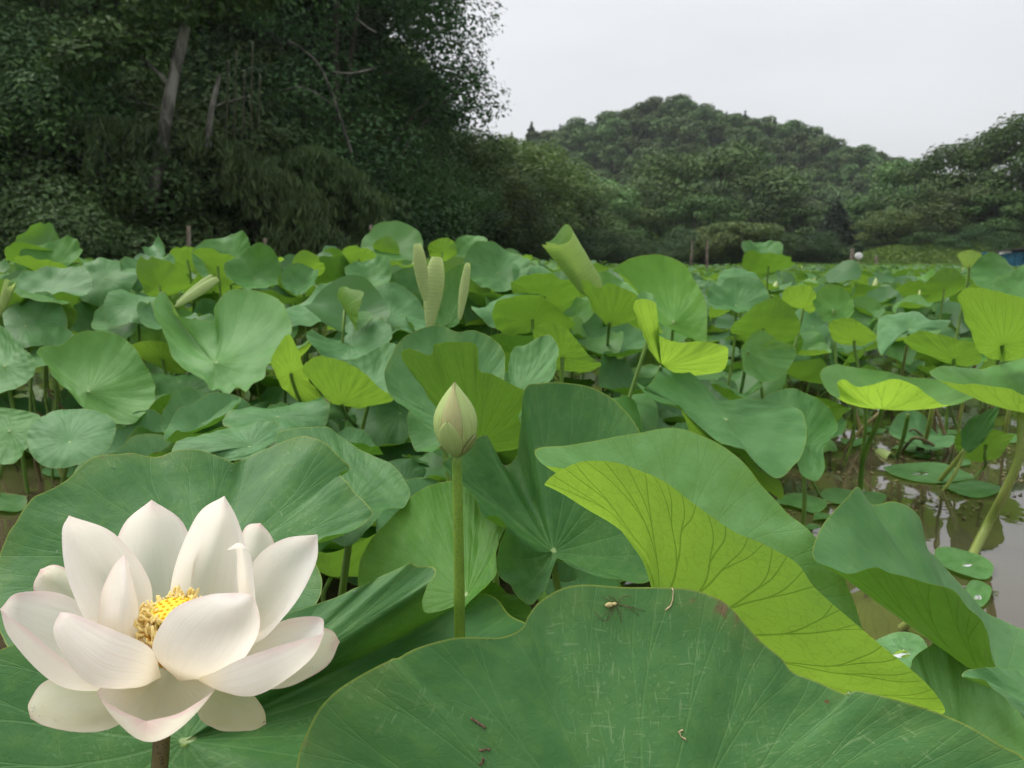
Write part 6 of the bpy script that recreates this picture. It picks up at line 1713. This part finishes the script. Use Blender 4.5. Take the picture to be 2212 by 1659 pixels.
tag(link('bank_grass', mesh_np('bank_grass', co, f, M['fol_grass'], False)), 'short grass on the far bank of the pond', 'grass', kind='stuff')

# blue shed at the right edge
c = at(2196, 560, 40)
gz = float(ground_h(c[0], c[1]))
shed = thing('blue_shed', 'blue-walled low shed with dark roof cut by the right edge', 'shed', (c[0], c[1], gz))
zt = at(2190, 545, 40)[2] - gz
A = Acc(); A.box((0.5, 0.5, zt / 2 - 0.2), (2.8, 2.0, zt + 0.4)); link('wall', A.mesh('wall', M['blue'], False), shed)
for k in range(7):
    A = Acc(); A.box((-0.82 + k * 0.42, -0.52, zt / 2 - 0.1), (0.05, 0.05, zt + 0.2)); link('wall_rib', A.mesh('wall_rib', M['blue'], False), shed)
A = Acc()
A.box((0.6, 0.3, zt + 0.12), (3.5, 2.9, 0.08), Matrix.Rotation(R(-6), 4, 'X') @ Matrix.Rotation(R(-5), 4, 'Y')); link('roof', A.mesh('roof', M['roof'], False), shed)
A = Acc(); A.box((-1.0, -0.62, zt - 0.02), (0.55, 0.08, 0.10), Matrix.Rotation(R(-10), 4, 'Y')); link('beam_end', A.mesh('beam_end', M['white'], False), shed)
A = Acc(); A.box((0.35, -0.66, zt + 0.16), (0.5, 0.06, 0.12), Matrix.Rotation(R(-6), 4, 'Y')); link('beam_end', A.mesh('beam_end', M['white'], False), shed)
c = at(2180, 617, 18)
A = Acc(); A.box((0, 0, 0), (0.3, 0.2, 0.55)); 
o = link('blue_barrel', A.mesh('blue_barrel', M['blue'], False), None, (c[0], c[1], 0.22))
bpy.data.objects.remove(o)

# ------------------------------------------------------------------ on the huge leaf: spider, scars, fibre, drops
huge = LEAVES[0]
hb = [c for c in huge.children if c.name.startswith('blade')][0]
bvh_co = np.empty(len(hb.data.vertices) * 3, np.float32); hb.data.vertices.foreach_get('co', bvh_co)
from mathutils.bvhtree import BVHTree
HT = BVHTree.FromPolygons([Vector(v) for v in bvh_co.reshape(-1, 3)], [tuple(p.vertices) for p in hb.data.polygons])
hloc = np.array([*huge.location])
def on_huge(px, py):
    o = Vector(CAMP - hloc); d = Vector(at(px, py, 0.6) - CAMP).normalized()
    h = HT.ray_cast(o, d)
    n = np.array(h[1]); 
    if np.dot(n, np.array(d)) > 0: n = -n
    return np.array(h[0]) + hloc, n
sp, sn = on_huge(1316, 1309)
def sp_at(px, py, lift): 
    p, n = on_huge(px, py); return p + n * lift
spid = tag(link('spider', None, None, sp), 'long-legged pale yellow spider on the huge scratched leaf', 'spider')
A = Acc()
a, b = sp_at(1305, 1309, .0022), sp_at(1331, 1304, .0022)
tt = np.linspace(0, 1, 12)[:, None]
A.tube(a + (b - a) * tt - sp, 0.0021 * np.array([.15, .6, .85, 1, 1.0, .95, .8, .5, .62, .7, .55, .15]), 10, 0)
hd = b
for leg in [[(1332, 1304), (1345, 1290), (1362, 1287)], [(1331, 1303), (1325, 1292), (1312, 1286)], [(1332, 1305), (1350, 1310), (1368, 1318), (1380, 1330)], [(1330, 1307), (1338, 1325), (1342, 1345)],
            [(1329, 1306), (1318, 1328), (1308, 1342), (1292, 1332), (1285, 1320)], [(1328, 1303), (1312, 1295), (1300, 1290)], [(1333, 1306), (1365, 1312), (1392, 1320)], [(1328, 1306), (1312, 1322), (1304, 1330)]]:
    P = [sp_at(x, y, .0015 if 0 < i < len(leg) - 1 else .0006) for i, (x, y) in enumerate(leg)]
    A.tube(catmull(np.array(P) - sp, 9), np.linspace(0.00042, 0.00022, 9), 5, 1)
old = spid; bpy.data.objects.remove(old)
spid = tag(link('spider', A.mesh('spider', [M['spider'], M['spider_leg']]), None, sp), 'long-legged pale yellow spider on the huge scratched leaf', 'spider')
def crumb(name, label, pts, w, mat, seed):
    rs = np.random.RandomState(seed)
    P = np.array([sp_at(x, y, .0007) for x, y in pts]); b = P[0].copy()
    A = Acc(); path = catmull(P - b, 10) + rs.normal(size=(10, 3)) * 0.0004
    A.tube(path, w * (0.5 + rs.rand(10)), 6)
    return tag(link(name, A.mesh(name, M[mat]), None, b), label, 'plant debris')
crumb('dry_scrap', 'curled dark brown scrap on the left part of the huge leaf', [(1017, 1550), (1025, 1556), (1032, 1560), (1042, 1568), (1048, 1574)], .0011, 'scar', 1)
crumb('dry_scrap', 'crooked brown scrap below the curled dark one on the huge leaf', [(1036, 1618), (1042, 1622), (1052, 1617), (1060, 1620)], .0007, 'scar', 2)
crumb('dry_scrap', 'brown scrap lowest in the row on the huge leaf', [(1038, 1652), (1042, 1645), (1045, 1638)], .0009, 'scar', 3)
crumb('dry_fibre', 'crooked pale fibre hanging from the upper rim of the huge leaf', [(1452, 1270), (1455, 1285), (1451, 1300), (1446, 1310), (1438, 1318)], .0005, 'fibre', 4)
crumb('dry_fibre', 'orange-brown fleck right of the middle of the huge leaf', [(1475, 1580), (1466, 1582), (1482, 1600)], .0005, 'fibre', 5)
A = Acc()
def bead(px, py, r):
    p = sp_at(px, py, r * 0.7)
    th = np.linspace(0, 6.2832, 10, endpoint=False)
    co = []
    for ph in np.linspace(-1.5, 1.5, 7): co.append(p + r * np.stack([np.cos(th) * math.cos(ph), np.sin(th) * math.cos(ph), np.full(10, math.sin(ph))], 1))
    q = [(i * 10 + j, i * 10 + (j + 1) % 10, (i + 1) * 10 + (j + 1) % 10, (i + 1) * 10 + j) for i in range(6) for j in range(10)]
    A.add(np.concatenate(co) - hloc, q)
for px, py, r in [(1835, 1500, .0016), (1010, 1400, .0009), (1042, 1381, .0007), (1060, 1382, .0006), (1833, 1512, .0009), (1945, 1625, .001), (1080, 1383, .0006)]: bead(px, py, r)
o = link('water_drops', A.mesh('water_drops', M['drop']), huge); o['kind'] = 'stuff'
for t, n, sd_ in [(LEAVES[5], 26, 3), (LEAVES[6], 22, 4), (LEAVES[8], 8, 5)]:
    b = [c for c in t.children if c.name.startswith('blade')][0]
    me = b.data; nv = len(me.vertices); cc = np.empty(nv * 3, np.float32); me.vertices.foreach_get('co', cc); cc = cc.reshape(-1, 3)
    gg = cc[:-1].reshape(-1, 240 if nv > 9000 else 160 if nv > 4000 else 100, 3)
    drops_on('water_drops', gg.astype(float), t, None, n, 0.0008, 0.0024, sd_, (0.5, 0.97), (0, 1))
# tiny ant on the lower right petal
g = PET_G['bottom right']; p = g[30, 8] + np.array([0, 0, 0.0006])
A = Acc(); A.tube(np.array([(0, 0, 0), (.0008, 0, 0), (.0014, 0, .0001), (.0022, 0, 0)]), [.0003, .0006, .0003, .0006], 7)
for s in (-1, 1):
    for xx in (.0008, .0013, .0018): A.tube([(xx, 0, 0), (xx, s * .0008, .0004), (xx + .0003, s * .0014, -.0004)], [.00013] * 3, 4)
tag(link('ant', A.mesh('ant', M['ant']), None, p), 'tiny black ant on the lower right petal', 'ant')
# ------------------------------------------------------------------ air
def haze_box():
    g = G('haze_air')
    v = g.n('ShaderNodeVolumePrincipled', {'Color': (0.86, 0.90, 0.95), 'Density': 0.00042, 'Anisotropy': 0.2})
    g.t.links.new(v.outputs[0], g.out.inputs['Volume'])
    A = Acc(); A.box((0, 850, 34.5), (1990, 2360, 73))
    o = link('haze', A.mesh('haze', g.m, False))
    return tag(o, 'thin pale air over the whole place', 'haze', kind='stuff')
haze_box()
